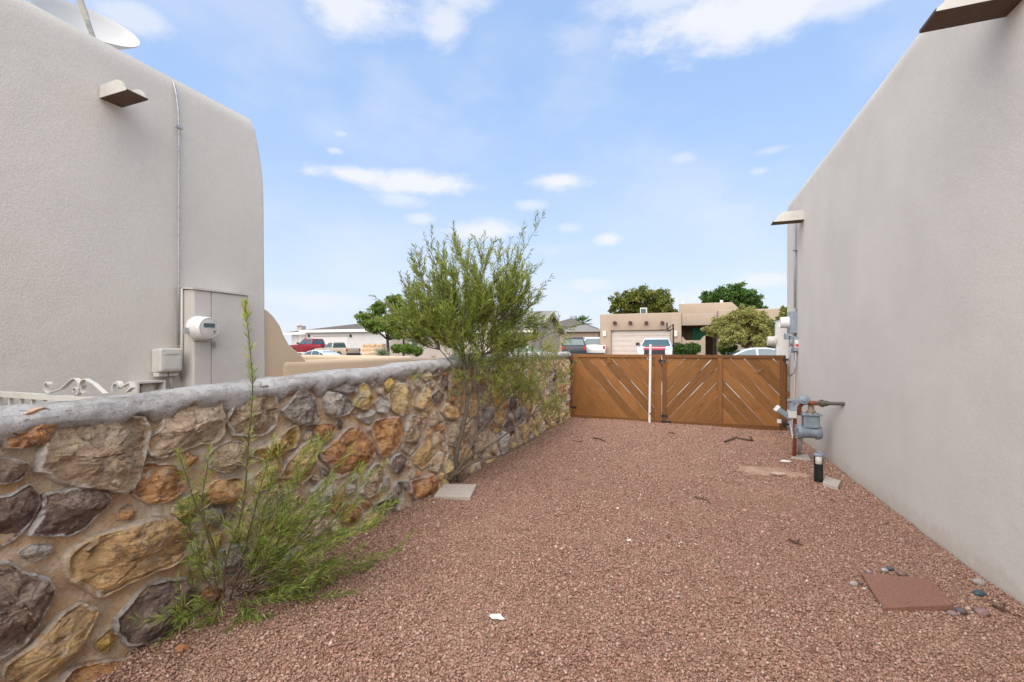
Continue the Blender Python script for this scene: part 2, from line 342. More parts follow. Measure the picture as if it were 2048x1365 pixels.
# loose crushed gravel, real stones, densest close by
def gravel():
    n1,n2=190000,105000
    X=NR.uniform(-2.45,1.83,n1+n2); Y=np.concatenate([NR.uniform(1.0,5.2,n1),NR.uniform(5.2,9.35,n2)])
    # only keep what lies on the path, thin out behind the wall
    lat=CT*X+ST*Y; dep=-ST*X+CT*Y
    sp_=pz(1535,942,.0); el_=((X-sp_.x)/.42)**2+((Y-sp_.y)/.30)**2+NR.normal(0,.75,n1+n2)
    k=(el_>1.0)&(dep>1.6)&(np.abs(lat)<dep*1.3)&(X>-2.42); X,Y=X[k],Y[k]; n=len(X)
    Z=np.array([g(x,y) for x,y in zip(X[::1],Y[::1])])
    base=np.array([(1,0,0),(-1,0,0),(0,1,0),(0,-1,0),(0,0,1),(0,0,-1)],float)
    fc=np.array([(0,2,4),(2,1,4),(1,3,4),(3,0,4),(2,0,5),(1,2,5),(3,1,5),(0,3,5)])
    s=NR.lognormal(0,.34,n)*.0049*np.where(Y>5.2,1.3,1.0); s=np.minimum(s,.015)
    V=base[None]*(1+NR.uniform(-.35,.45,(n,6,1)))+NR.uniform(-.3,.3,(n,6,3))
    V*=s[:,None,None]*np.stack([NR.uniform(.8,1.4,n),NR.uniform(.8,1.3,n),NR.uniform(.55,.95,n)],1)[:,None,:]
    # random rotation (z and x)
    for ax in (0,2):
        t=NR.uniform(0,6.28,n); c,s_=np.cos(t)[:,None],np.sin(t)[:,None]; i,j=((1,2) if ax==0 else (0,1))
        if ax==0: t=NR.normal(0,.6,n); c,s_=np.cos(t)[:,None],np.sin(t)[:,None]
        A=V[:,:,i]*c-V[:,:,j]*s_; B=V[:,:,i]*s_+V[:,:,j]*c; V[:,:,i]=A; V[:,:,j]=B
    V+=np.stack([X,Y,Z+NR.uniform(.0,.008,n)],1)[:,None,:]
    FA=(fc[None]+np.arange(n)[:,None,None]*6).reshape(-1,3)
    v=np.repeat(NR.uniform(0,1,n),6)
    gm=MT('gravel_stone',.9,0,.25); at=gm.attr('v')
    c=gm.ramp(at,[(0,(.15,.078,.055)),(.2,(.255,.14,.098)),(.5,(.335,.19,.138)),(.85,(.40,.245,.18)),(.98,(.47,.33,.26)),(1,(.62,.55,.48))])
    c=gm.mix(gm.rng(gm.noise(1.1,6,.65),.46,.62,0,.8),c,gm.mix(.5,c,(.36,.23,.155)))
    gm.col(c)
    o=npmesh('gravel',V.reshape(-1,3),FA,3,gm.m,{'v':v}); tag(o,'loose crushed reddish pink gravel covering the side yard','gravel',kind='stuff')
gravel()
def sand():
    c=pz(1535,942,.0); m=MB(); vs=[(c.x,c.y,g(c.x,c.y)+.022)]; fs=[]; K=28; RR=5
    for j in range(1,RR+1):
        for k in range(K):
            an=6.283*k/K; f=j/RR; rr=1+.5*mnoise.noise(Vector((math.cos(an)*1.5,math.sin(an)*1.5,4))); x=c.x+.36*f*rr*math.cos(an); y=c.y+.24*f*rr*math.sin(an); vs.append((x,y,g(x,y)+.022*(1-f*f)+.004*mnoise.noise(Vector((x*20,y*20,0)))))
    for k in range(K): fs.append((0,1+k,1+(k+1)%K))
    for j in range(RR-1):
        for k in range(K): a=1+j*K; fs.append((a+k,a+K+k,a+K+(k+1)%K,a+(k+1)%K))
    m.add(vs,fs); sm=MT('pale_sand',.95,0,.1); sm.col(sm.mix(sm.rng(sm.noise(9,6,.7),.35,.65),(.30,.18,.125),(.40,.28,.20))); sm.bump(sm.noise(70,4,.7),.008,.9)
    tag(m.build('sand_patch',sm.m,smooth=True),kind='structure')
sand()
# ---------------------------------------------------------------- stone wall
WA,WB=-2.426,.0262
def xw(s): return WA+WB*s
def toW(x,y,d=.025):
    r=ray(x,y); t=(WA+d)/(r.x-WB*r.y); p=C0+r*t; return (p.y,p.z)
def ctop(s):
    return 1.285+.03*(s-1)*.92+.0 if s<4.72 else (1.425-.004*(s-4.7))
def capz(s):   # crest of the wall
    return (1.262+.034*(s-.9) if s<4.72 else 1.432-.006*(s-4.72))+.012*mnoise.noise(Vector((s*1.7,0,5)))
wall=thing('stone_wall',(xw(1),1,0),'waist-high rubble stone wall of brown, ochre and purple rocks under a pale limewashed cap','wall')
stones=[
('rust',[(8,868),(38,833),(82,817),(109,827),(107,850),(92,888),(51,895),(14,896)]),
('greybrown',[(105,856),(140,850),(180,830),(240,833),(285,840),(297,862),(290,900),(275,940),(262,972),(243,985),(210,975),(165,972),(115,960),(104,945),(80,943),(88,910)]),
('purple',[(-40,915),(28,917),(50,925),(56,942),(40,960),(-40,975)]),
('purple',[(95,990),(150,980),(200,985),(218,993),(210,1015),(190,1035),(172,1055),(140,1072),(100,1070),(65,1068),(85,1030)]),
('purple',[(-40,1010),(30,990),(60,972),(78,990),(82,1010),(60,1050),(30,1078),(-40,1115)]),
('purple',[(-50,1140),(20,1128),(45,1150),(100,1160),(110,1185),(95,1215),(75,1250),(50,1288),(15,1308),(-50,1330)]),
('ochre',[(140,1115),(165,1090),(210,1070),(300,1040),(345,1040),(370,1060),(400,1075),(395,1100),(340,1130),(290,1150),(240,1172),(208,1192),(180,1175),(148,1155)]),
('ochre',[(20,1330),(70,1290),(120,1235),(160,1212),(195,1222),(185,1250),(150,1300),(105,1335),(60,1372),(10,1372)]),
('rust',[(125,1365),(145,1340),(210,1322),(280,1318),(300,1335),(280,1365),(240,1385),(130,1390)]),
('dark',[(254,1220),(290,1180),(330,1163),(370,1160),(390,1185),(388,1215),(380,1250),(350,1268),(300,1282),(262,1287),(240,1265),(238,1240)]),
('rust',[(300,1298),(375,1272),(382,1286),(345,1315),(305,1320)]),
('peach',[(343,803),(390,800),(410,808),(440,803),(448,840),(447,870),(430,885),(395,890),(380,895),(352,908),(325,915),(305,905),(300,880),(325,860),(335,830)]),
('greybrown',[(465,820),(480,790),(500,777),(530,772),(548,785),(552,820),(550,850),(530,868),(500,872),(472,868),(460,845)]),
('greybrown',[(430,900),(460,884),(490,888),(497,910),(490,935),(450,945),(425,938),(420,915)]),
('rust',[(280,935),(300,928),(350,932),(372,950),(365,985),(330,1005),(290,1005),(268,988)]),
('rust',[(405,990),(430,962),(480,957),(490,975),(470,1000),(430,1008)]),
('grey',[(418,1015),(455,1013),(468,1030),(445,1055),(412,1045)]),
('orange',[(510,903),(545,880),(575,862),(592,852),(596,870),(590,895),(560,905),(540,915),(520,917),(509,912)]),
('grey',[(566,822),(580,808),(597,783),(615,785),(630,800),(640,835),(632,848),(605,850),(592,845),(575,835)]),
('white',[(650,802),(654,785),(675,788),(700,800),(708,812),(695,828),(668,835),(655,825)]),
('orange',[(705,810),(720,790),(722,772),(728,766),(740,785),(748,800),(742,812),(728,820)]),
('rust',[(623,857),(640,850),(655,848),(672,855),(665,868),(655,882),(645,880),(632,868)]),
('ochre',[(560,955),(580,920),(598,898),(620,883),(637,880),(638,890),(630,910),(627,935),(618,955),(603,968),(585,955)]),
('rust',[(644,905),(660,892),(680,872),(700,857),(715,858),(735,880),(746,890),(750,905),(740,928),(720,940),(700,945),(680,955),(672,953),(662,930),(648,920)]),
('rust',[(572,772),(592,770),(590,786),(578,792)]),('grey',[(618,778),(635,768),(648,776),(634,786)]),
('grey',[(660,770),(690,768),(715,768),(712,783),(700,790),(680,785)]),
('white',[(711,827),(732,827),(740,820),(752,823),(750,835),(736,848),(722,840)]),
('white',[(735,760),(755,755),(760,766),(748,776),(742,770)]),
('orange',[(763,756),(780,753),(790,760),(788,775),(780,786),(775,783),(765,764)]),
('ochre',[(778,795),(792,769),(805,768),(815,785),(826,795),(822,810),(810,828),(800,830),(785,818)]),
('ochre',[(832,814),(843,787),(850,770),(857,777),(860,795),(864,814),(855,821),(842,821)]),
('purple',[(863,792),(880,780),(890,793),(882,805),(870,807)]),
('rust',[(747,845),(770,838),(795,836),(803,847),(808,865),(800,885),(785,905),(765,913),(758,905),(752,885),(746,862)]),
('greybrown',[(812,852),(820,832),(835,834),(845,842),(846,860),(838,885),(820,908),(806,895)]),
('ochre',[(826,915),(842,890),(855,858),(863,862),(862,890),(866,915),(857,930),(845,937),(830,928)]),
('peach',[(863,832),(875,824),(880,834),(872,850),(864,852)]),('rust',[(884,824),(896,807),(912,812),(917,830),(905,838),(892,836)]),
('peach',[(890,847),(915,845),(920,870),(910,893),(896,888)]),
('purple',[(785,916),(800,908),(815,920),(812,935),(800,950),(790,945),(780,928)]),
('greybrown',[(742,938),(755,928),(768,938),(768,965),(755,985),(735,995),(725,985),(735,957)]),
('dark',[(750,1007),(770,998),(785,985),(790,965),(806,964),(805,985),(795,1010),(770,1023),(752,1017)]),
('rust',[(820,965),(845,957),(862,948),(870,964),(873,985),(850,998),(835,1003),(822,985)]),
('peach',[(860,927),(880,904),(892,912),(888,930),(875,944),(863,940)]),
('white',[(625,985),(645,963),(670,967),(672,985),(650,1010),(630,1008)]),('white',[(690,968),(715,972),(712,990),(695,995)]),
('greybrown',[(560,995),(590,980),(610,992),(602,1015),(570,1022)]),('peach',[(500,1010),(520,992),(545,1002),(548,1030),(515,1045)]),
('peach',[(600,1040),(640,1030),(660,1050),(640,1080),(605,1080)]),('rust',[(680,1018),(705,1008),(725,1022),(715,1045),(685,1045)]),
('grey',[(440,1105),(490,1090),(510,1120),(480,1155),(445,1150)]),('ochre',[(520,1070),(570,1065),(580,1095),(550,1120),(520,1110)]),
('peach',[(640,1100),(680,1085),(690,1095),(660,1120),(642,1120)]),('rust',[(400,1185),(420,1170),(448,1182),(432,1220),(405,1236)]),
('peach',[(840,752),(862,741),(865,755),(850,762)]),('purple',[(868,740),(882,737),(880,752),(870,756)]),('rust',[(885,742),(900,740),(897,753),(887,754)]),
('ochre',[(905,757),(918,754),(915,772),(907,775)]),
]
GX=.01; gs0=-1.0; gw=int(10.5/GX); gh=int(1.45/GX); occ=np.zeros((gh,gw),bool)
def inpoly(P,xs,ys):
    ins=np.zeros(xs.shape,bool); n=len(P)
    for i in range(n):
        x1,y1=P[i]; x2,y2=P[(i+1)%n]
        if y1==y2: continue
        c=((y1>ys)!=(y2>ys))&(xs<(x2-x1)*(ys-y1)/(y2-y1)+x1); ins^=c
    return ins
def raster(P,commit,grow=1.0):
    cx=sum(p[0] for p in P)/len(P); cy=sum(p[1] for p in P)/len(P); P=[(cx+(p[0]-cx)*grow,cy+(p[1]-cy)*grow) for p in P]
    i0=int((min(p[0] for p in P)-gs0)/GX); i1=int((max(p[0] for p in P)-gs0)/GX)+1; j0=int(min(p[1] for p in P)/GX); j1=int(max(p[1] for p in P)/GX)+1
    i0c,i1c,j0c,j1c=max(i0,0),min(i1,gw),max(j0,0),min(j1,gh)
    if i1c<=i0c or j1c<=j0c: return True
    xs,ys=np.meshgrid(gs0+(np.arange(i0c,i1c)+.5)*GX,(np.arange(j0c,j1c)+.5)*GX); m=inpoly(P,xs,ys)
    if commit: occ[j0c:j1c,i0c:i1c]|=m
    return bool((occ[j0c:j1c,i0c:i1c]&m).any())
SP=[]
for t,P in stones:
    q=[toW(*p) for p in P]; c_=(sum(p[0] for p in q)/len(q),sum(p[1] for p in q)/len(q)); q=[(c_[0]+(p[0]-c_[0])*1.07,c_[1]+(p[1]-c_[1])*1.07) for p in q]; SP.append((t,q)); raster(q,True)
types=['rust','ochre','peach','greybrown','grey','ochre','peach','white','orange','ochre','peach','rust','ochre','purple']
for rad,tries in ((.15,900),(.12,2500),(.095,4000),(.075,6000),(.058,7000),(.042,6000)):
    for _ in range(tries):
        s=R.uniform(-.95,9.32); h=R.uniform(.03,1.3)
        
        hmax=capz(s)-.125
        a0=R.uniform(.7,1.35); rot=R.uniform(0,3.14); k=R.choice((5,6,6,7)); q=[]
        for i in range(k):
            an=2*math.pi*(i+R.uniform(-.3,.3))/k; r=rad*R.uniform(.8,1.3)
            u,v=r*math.cos(an)*a0,r*math.sin(an)/a0
            q.append((s+u*math.cos(rot)-v*math.sin(rot),h+u*math.sin(rot)+v*math.cos(rot)))
        if max(p[1] for p in q)>hmax or min(p[1] for p in q)<-.05 or max(p[0] for p in q)>9.36: continue
        if raster(q,False,1.0 if s>4.7 else 1.03): continue
        raster(q,True); SP.append((R.choice(types),q))
def make_stone(t,q):
    n=len(q); cs=sum(p[0] for p in q)/n; ct=sum(p[1] for p in q)/n
    per=[]; 
    for i in range(n):
        a=q[i]; b=q[(i+1)%n]; Ln=math.hypot(b[0]-a[0],b[1]-a[1]); per.append(Ln)
    tot=sum(per); NN=max(18,min(70,int(tot/.014))); out=[]
    for i in range(n):
        a=q[i]; b=q[(i+1)%n]; m=max(1,round(NN*per[i]/tot))
        for j in range(m): f=j/m; out.append((a[0]+(b[0]-a[0])*f,a[1]+(b[1]-a[1])*f))
    NN=len(out)
    for _ in range(1): out=[((out[i-1][0]+4*out[i][0]+out[(i+1)%NN][0])/6,(out[i-1][1]+4*out[i][1]+out[(i+1)%NN][1])/6) for i in range(NN)]
    size=tot/6.28; h=min(.08,.028+size*.34)*R.uniform(.8,1.2); seed=R.uniform(0,50)
    tl=(R.uniform(-.35,.35),R.uniform(-.3,.3)); vs=[]; rim=[]
    rings=[(1.0,-.03,1),(1.03,.005,1),(1.0,.5,1),(.96,.82,.8),(.90,.93,.5),(.83,.97,.35)]+[(f,1.0,max(0,(f-.35)*.5)) for f in ([.75,.67,.58,.5,.42,.34,.26,.18,.1,.04] if size>.1 else [.68,.52,.36,.2,.07])]
    pls=[]
    for _ in range(8):
        an=R.uniform(0,6.28); gr=R.uniform(.3,1.15)*h/max(size,.03); pls.append((math.cos(an)*gr,math.sin(an)*gr,h*R.uniform(.9,1.35)))
    def face(du,dv): return max(h*.3,min([h*1.1]+[c0+a0*du+b0*dv for a0,b0,c0 in pls]))
    O=Vector((xw(cs),cs,ct))
    for ri,(f,hh,rm) in enumerate(rings):
        for (a,b) in out:
            du,dv=(a-cs)*f,(b-ct)*f
            p=Vector((du*9+seed,dv*9,seed)); nz=mnoise.fractal(p,1.0,2.1,4)
            j=.006*mnoise.noise(Vector((a*40,b*40,seed)))
            rg=abs(mnoise.noise(p*.55+Vector((7,3,1))))
            d=(hh*h if hh>0.02 else hh)
            if ri>=2: w_=min(1,(ri-1)/3); d=d*(1-w_)+w_*face(du,dv)*min(1,hh) if ri<6 else face(du,dv); st=mnoise.cell(p*1.3+Vector((nz,0,nz))); d+=(nz*.30*h+.006*mnoise.noise(p*4)+.0035*mnoise.noise(p*9)+(st-.5)*.10*h-rg*h*.25)*w_
            s=cs+du+j; z=ct+dv+j
            vs.append((xw(s)+max(d,-.03),s,z)); rim.append(rm)
    c=len(vs); p=Vector((seed,0,seed)); vs.append((xw(cs)+face(0,0)+mnoise.fractal(p,1.0,2.1,4)*.2*h-abs(mnoise.noise(p*.55+Vector((7,3,1))))*h*.25,cs,ct)); rim.append(0)
    fs=[]
    for i in range(len(rings)-1):
        for k in range(NN): fs.append((i*NN+k,i*NN+(k+1)%NN,(i+1)*NN+(k+1)%NN,(i+1)*NN+k))
    b=(len(rings)-1)*NN
    for k in range(NN): fs.append((b+k,b+(k+1)%NN,c))
    m=MB(); m.add(vs,fs); o=m.build('stone',STM[t],wall,smooth=True,origin=O,attr={'rim':rim}); o.data.set_sharp_from_angle(angle=math.radians(26)); return o
for t,q in SP: 
    # orientation: make sure the outline runs counter-clockwise seen from +X
    ar=sum(q[i][0]*q[(i+1)%len(q)][1]-q[(i+1)%len(q)][0]*q[i][1] for i in range(len(q)))
    make_stone(t,q if ar>0 else q[::-1])
# mortar body: front skin swelling round the stones, plus back and ends
dist=np.full(occ.shape,9,float); cur=occ.copy()
for k in range(7):
    dist[cur&(dist>k)]=np.minimum(dist[cur&(dist>k)],k); nx=cur.copy(); nx[1:]|=cur[:-1]; nx[:-1]|=cur[1:]; nx[:,1:]|=cur[:,:-1]; nx[:,:-1]|=cur[:,1:]; cur=nx
def mort():
    m=MB(); ns,nz=520,66; vs=[];fs=[]
    for j in range(nz+1):
        for i in range(ns+1):
            s=-1+10.38*i/ns; z=-.15+(capz(s)-.05+.15)*j/nz
            ii=min(gw-1,max(0,int((s-gs0)/GX))); jj=min(gh-1,max(0,int(z/GX)))
            dd=dist[jj,ii]; d=-.006+.012*math.exp(-dd/2.2)+.012*mnoise.fractal(Vector((s*2.4,z*2.4,1)),1,2,3)+.008*mnoise.noise(Vector((s*14,z*14,1)))
            vs.append((xw(s)+d,s,z))
    for j in range(nz):
        for i in range(ns): a=j*(ns+1)+i; fs.append((a,a+1,a+ns+2,a+ns+1))
    m.add(vs,fs); m.box((xw(0)-.20,-1,-.15),(xw(0)-.025,9.38,1.17)); 
    m.build('mortar',M['mortar'],wall,smooth='auto')
mort()
def cap():
    m=MB(); ns=700; prof=[(.0,-.14),(.03,-.115),(.045,-.085),(.045,-.05),(.028,-.02),(-.01,-.004),(-.07,0),(-.15,-.004),(-.2,-.02),(-.235,-.06),(-.24,-.12)]
    K=len(prof); vs=[];fs=[]
    for i in range(ns+1):
        s=-1+10.38*i/ns
        for k,(d,z) in enumerate(prof):
            n1=mnoise.fractal(Vector((s*3.2,k*.35,9)),1,2,4); n2=mnoise.noise(Vector((s*16,k*.9,2)))
            dz=0
            if k<3: dz=(3-k)/3*(-.085*max(0,mnoise.noise(Vector((s*4.5,0,31))))+.05*mnoise.fractal(Vector((s*9,0,8)),1,2,3)+.02)
            n4=mnoise.fractal(Vector((s*9,k*.8,19)),1,2,5); dn=.009*n1+.004*n2+.009*n4
            vs.append((xw(s)+d+dn,s,capz(s)+z+dz+dn*.8))
    for i in range(ns):
        for k in range(K-1): a=i*K+k; fs.append((a,a+1,a+K+1,a+K))
    fs.append(tuple(range(K))); fs.append(tuple(ns*K+k for k in range(K))[::-1]); m.add(vs,fs); m.build('cap',M['cap'],wall,smooth=True)
cap()
# ---------------------------------------------------------------- left house
XH=-4.0
def rounded_house(name,label,xf,xb,y0,y1,top,mat,corner_r=.25,side=1,batter=.03,endc=1):
    """long flat-roofed stucco block with softly rounded parapet and corner; xf: facade plane, xb: far side"""
    h=thing(name,((xf+xb)/2,(y0+y1)/2,0),label,'house')
    m=MB(); lay=[]
    zs=[-.3,0,.5,1,1.5,2,2.5,top-.7,top-.6,top-.5,top-.4,top-.3,top-.2,top-.14,top-.09,top-.05,top-.02,top]
    for z in zs:
        t=max(0,(z-(top-.7))/.7); ins=(0 if t<.85 else .02*((t-.85)/.15)**2); iy=endc*(.12*t**1.7); ins+=batter*max(0,z)/top
        a,b=(xf,xb) if xf<xb else (xb,xf); lay.append((z,a+ins,b-ins,y0+ins,y1-ins*.5-iy))
    rings=[]; r=corner_r
    for z,a,b,c,d in lay:
        rg=[]
        for (cx,cy,a0) in ((b-r,d-r,0),(a+r,d-r,90),(a+r,c+r,180),(b-r,c+r,270)):
            for k in range(6): an=math.radians(a0+90*k/5); rg.append((cx+r*math.cos(an),cy+r*math.sin(an),z))
        rings.append(rg)
    n=len(rings[0]); vs=[p for rg in rings for p in rg]; fs=[]
    for i in range(len(rings)-1):
        for k in range(n): fs.append((i*n+k,i*n+(k+1)%n,(i+1)*n+(k+1)%n,(i+1)*n+k))
    b_=(len(rings)-1)*n; fs.append(tuple(b_+k for k in range(n)))
    m.add(vs,fs); m.build('wall',mat,h,smooth='auto'); return h
pc=pX(510,243,XH); TOPL=pc.z+.02
YL=pX(530,400,XH).y+.03
houseL=rounded_house('stucco_house','tall warm grey stucco house on the left with a canale and electric cabinet',XH,XH-9,-5,YL,TOPL,M['stucco_l'],.03)
def canale(h,X,y0,y1,z,prot,hh,out,m1,m2,tk=.02):
    """open wooden/metal roof spout with ogee ends; out=+1 projects to +X"""
    cx=thing('canale',(X,(y0+y1)/2,z),h[0],'roof spout',h[1])
    b=MB(); b.box((min(X,X+out*prot),y0,z),(max(X,X+out*prot),y1,z+tk)); b.build('base_plate',m2,cx)
    for yy in (y0,y1-tk):
        prof=[(0,0),(prot,0),(prot*.985,hh*.12),(prot*.9,hh*.3),(prot*.86,hh*.55),(prot*.78,hh*.82),(prot*.68,hh),(0,hh)]
        q=[(X+out*a,yy-.003,z+.0015+bz) for a,bz in prof]; s=MB(); s.prism(q,(0,tk+.006,0)); s.build('side_board',m1,cx)
    return cx
a=pX(203,196,XH); b=pX(247,214,XH); o=pY(253,182,a.y)
canale(('short cream roof spout with brown underside on the left house','roof spouts on the stucco houses'),XH-.02,a.y,b.y,a.z,o.x-XH+.02,.095,1,M['cream'],M['canale_u'],.012)
# thin conduit up the wall
c=MB(); pts=[pX(343,164,XH-.14),pX(347,166,XH-.03),pX(353,190,XH+.0),pX(357,225,XH+.006),pX(358,255,XH+.012),pX(358,400,XH+.018),pX(358,560,XH+.02),pX(356,690,XH+.02)]
cable=thing('wall_conduit',pts[-1],'thin grey conduit running down the left house from the parapet','pipe')
c.tube(pts,.009,8); c.build('pipe',M['pipegrey'],cable,smooth=True)
k=MB(); q=pX(358,255,XH+.014); k.box((q.x-.01,q.y-.025,q.z-.012),(q.x+.012,q.y+.025,q.z+.012)); k.build('bracket',M['pipegrey'],cable)
c=MB(); c.tube([pX(363,578,XH+.02),pX(363,690,XH+.02),pX(366,760,XH+.02)],.012,8); c.build('pipe',M['greyish'],cable,smooth=True)
# electric cabinet
A=pX(364,578,XH); XP=pY(388,578,A.y).x; B=pX(497,590,XP); zt=A.z
cab=thing('electric_cabinet',(XH,A.y,0.3),'tall grey electric service cabinet with a round white meter on the left house','electric cabinet')
y0,y1=A.y,B.y; ys=pX(423,600,XP).y
m=MB(); m.box((XH-.02,y0,.25),(XP-.012,y1,zt-.01)); m.build('body',M['greyish'],cab,bevel=.004)
m=MB(); m.prism([(XH-.02,y0-.015,zt),(XP+.012,y0-.015,zt-.012),(XP+.012,y1+.02,zt-.012),(XH-.02,y1+.02,zt)],(0,0,.015)); m.build('rain_lid',M['greyish'],cab)
zs=pX(400,683,XP).z
m=MB(); m.box((XP-.011,y0+.002,zs),(XP,ys-.004,zt-.016)); m.build('meter_panel',M['greyish'],cab,bevel=.003)
m=MB(); m.box((XP-.011,y0+.002,.27),(XP,ys-.004,zs-.006)); m.build('lower_panel',M['greyish'],cab,bevel=.003)
m=MB(); m.box((XP-.011,ys+.004,.27),(XP,y1-.002,zt-.016)); m.build('door',M['greyish'],cab,bevel=.003)
m=MB(); q=pX(427,690,XP); m.box((q.x,q.y-.02,q.z-.012),(q.x+.02,q.y+.012,q.z+.012)); m.tube([q+Vector((.012,0,-.03)),q+Vector((.012,0,.03))],.006); m.build('latch',M['pipegrey'],cab)
q=pX(396,657,XP); r=.098
m=MB(); m.lathe([(r*1.06,0),(r*1.06,.02),(r,.025),(r,.09),(r*.93,.125),(r*.86,.135),(r*.84,.128),(r*.8,.128)],q,(1,0,0),32); mt=m.build('meter',M['white'],cab,smooth='auto')
m=MB(); m.lathe([(r*.78,.1285),(r*.78,.134),(r*.7,.136)],q,(1,0,0),32); m.build('meter_face',M['cream'],mt,smooth='auto')
m=MB(); m.box((q.x+.1362,q.y-.048,q.z+.005),(q.x+.1385,q.y+.048,q.z+.04)); m.build('display',M['glass'],mt)
m=MB(); m.lathe([(.007,.136),(.007,.141)],q+Vector((0,.045,-.03)),(1,0,0),10); m.build('button',M['dark'],mt)
m=MB(); w=q+Vector((.01,-r*1.1,-.02)); m.box((w.x-.008,w.y-.02,w.z-.03),(w.x+.02,w.y+.012,w.z+.02)); m.build('seal_ring',M['pipegrey'],mt)
# cable junction box
bx0=pX(313,700,XH); bx1=pX(357,745,XH)
jb=thing('cable_box',(XH,bx0.y,bx1.z),'small cream plastic cable box with flanged sides beside the electric cabinet','junction box')
D=.13; ya,yb=pX(322,700,XH+D).y, pX(365,700,XH+D).y; za,zb=pX(340,746,XH+D).z,pX(340,697,XH+D).z
m=MB(); m.box((XH-.01,ya+.012,za),(XH+D*.75,yb-.012,zb-.008)); m.build('body',M['cream'],jb,bevel=.012)
m=MB(); m.box((XH+D*.62,ya-.004,za+.008),(XH+D,yb+.004,zb)); m.build('cover',M['cream'],jb,bevel=.016,seg=3)
m=MB(); m.box((XH+D-.001,ya+.03,zb-.05),(XH+D+.004,yb-.03,zb-.03)); m.box((XH+D-.001,ya+.02,za+.03),(XH+D+.003,yb-.02,zb-.07)); m.build('raised_panel',M['cream'],jb,bevel=.001)
for f in (.25,.75):
    yy=ya+(yb-ya)*f; m=MB(); m.box((XH+.02,yy-.035,za-.03),(XH+D*.7,yy+.035,za)); m.build('cable_gland',M['cream'],jb,bevel=.004)
m=MB(); m.tube([(XH+.05,ya+(yb-ya)*.75,za-.03),(XH+.03,ya+(yb-ya)*.85,za-.1),(XH+.025,yb+.0,za-.4)],.012,8); m.tube([(XH+.03,yb,za-.03),(XH+.03,yb+.01,za-.4)],.004,6); m.build('cable',M['cream'],jb,smooth=True)
# recessed meter lid on the wall
e0=pX(268,764,XH+.06); e1=pX(325,762,XH+.06)
ub=thing('utility_box',(XH,e0.y,1.0),'low grey open-fronted utility box at the foot of the left house behind the wall cap','utility box')
m=MB(); zt2=e0.z+.0; yA,yB=e0.y,e1.y
m.box((XH-.01,yA,zt2-.3),(XH+.02,yB,zt2)); m.build('back_plate',M['cream'],ub)
m=MB(); m.box((XH+.02,yA,zt2-.015),(XH+.1,yB,zt2+.0)); m.box((XH+.02,yA,zt2-.3),(XH+.1,yA+.015,zt2-.015)); m.box((XH+.02,yB-.015,zt2-.3),(XH+.1,yB,zt2-.015)); m.build('rim_frame',M['cream'],ub)
m=MB(); m.lathe([(.05,0),(.05,.03),(.04,.035)],(XH+.02,(yA+yB)/2,zt2-.06),(1,0,0),20); m.lathe([(.012,0),(.012,.03)],(XH+.02,yA+.06,zt2-.05),(1,0,0),10); m.lathe([(.012,0),(.012,.03)],(XH+.02,yB-.06,zt2-.05),(1,0,0),10); m.build('dial',M['greyish'],ub,smooth='auto')
# satellite dish above the parapet
dish=thing('satellite_dish',pZ(188,82,3.95),'large pale satellite dish tilted on the roof of the left house','satellite dish')
dc=pZ(174,58,4.15); rd=.365
nrm=(C0-dc); nrm.z=0; nrm.normalize(); nrm=Vector((nrm.x*.80,nrm.y*.80,.80)); nrm=(Matrix.Rotation(math.radians(-3),3,(C0-dc).normalized())@nrm).normalized()
m=MB(); pr=[]
for i in range(9): rr=rd*i/8; pr.append((rr,.16*(i/8)**2-.1))
pr2=pr+[(rd*1.012,.062),(rd*1.0,.05)]+[(rr,h-.012) for rr,h in pr[::-1]]
m.lathe(pr2,dc,nrm,48); m.build('reflector',simple('dish_paint',(.40,.40,.39),.6,0,.4,.05,3),dish,smooth='auto')
m=MB(); foot=pZ(192,92,3.9); tip=pZ(150,-28,3.45); m.tube([foot,foot.lerp(tip,.5)],.021,4); m.build('feed_arm',M['pipegrey'],dish)
m=MB(); m.tube([foot.lerp(tip,.5),tip],.026,4); m.build('arm_sleeve',M['cream'],dish)
m=MB(); m.box(tip-Vector((.06,.06,.04)),tip+Vector((.06,.06,.06))); m.build('receiver',M['cream'],dish,bevel=.01)
m=MB(); bb=dc-nrm*.1; m.tube([bb,bb+Vector((-.1,-.1,-.3)),Vector((bb.x-.1,bb.y-.1,TOPL-.15))],.03,8); m.build('mast',M['pipegrey'],dish,smooth=True)
# tan buttress and courtyard wall
XB=-4.1
def tanwall():
    w=thing('courtyard_wall',(XB,5,0),'low rounded tan stucco courtyard wall that steps down in a curve from the left house','wall')
    prof=[(538,622),(550,634),(562,652),(570,672),(580,690),(596,703),(606,712),(613,720)]
    pp=[pX(x,y,XB) for x,y in prof]; th=.2
    m=MB(); q=[(XB,pp[0].y-.25,-.2),(XB,pp[0].y-.25,pp[0].z+.1)]+[(XB,p.y,p.z) for p in pp]+[(XB,pp[-1].y+.02,-.2)]
    m.prism(q,(-th,0,0)); m.build('buttress',M['tan'],w,smooth='auto',bevel=.03,seg=3)
    ye=pX(826,712,XB).y; z0=pp[-1].z; z1=pX(812,713,XB).z+.0
    m=MB(); q=[(XB+.02,pp[-1].y-.35,-.2),(XB+.02,ye,-.2),(XB+.02,ye,z1),(XB+.02,pp[-1].y-.05,z0-.005),(XB+.02,pp[-1].y-.35,z0-.005)]
    m.prism(q,(-.26,0,0)); m.build('side_wall',M['tan'],w,smooth='auto',bevel=.06,seg=4)
    zb=pY(640,709,ye-.1).z; m=MB(); q=[(XB-.1,ye-.26,-.2),(XB-.1,ye-.26,z1+.0),(-8.6,ye-.26,zb+.0),(-8.6,ye-.26,-.2)]
    m.prism(q,(0,.26,0)); m.build('front_wall',M['tan'],w,smooth='auto',bevel=.06,seg=4)
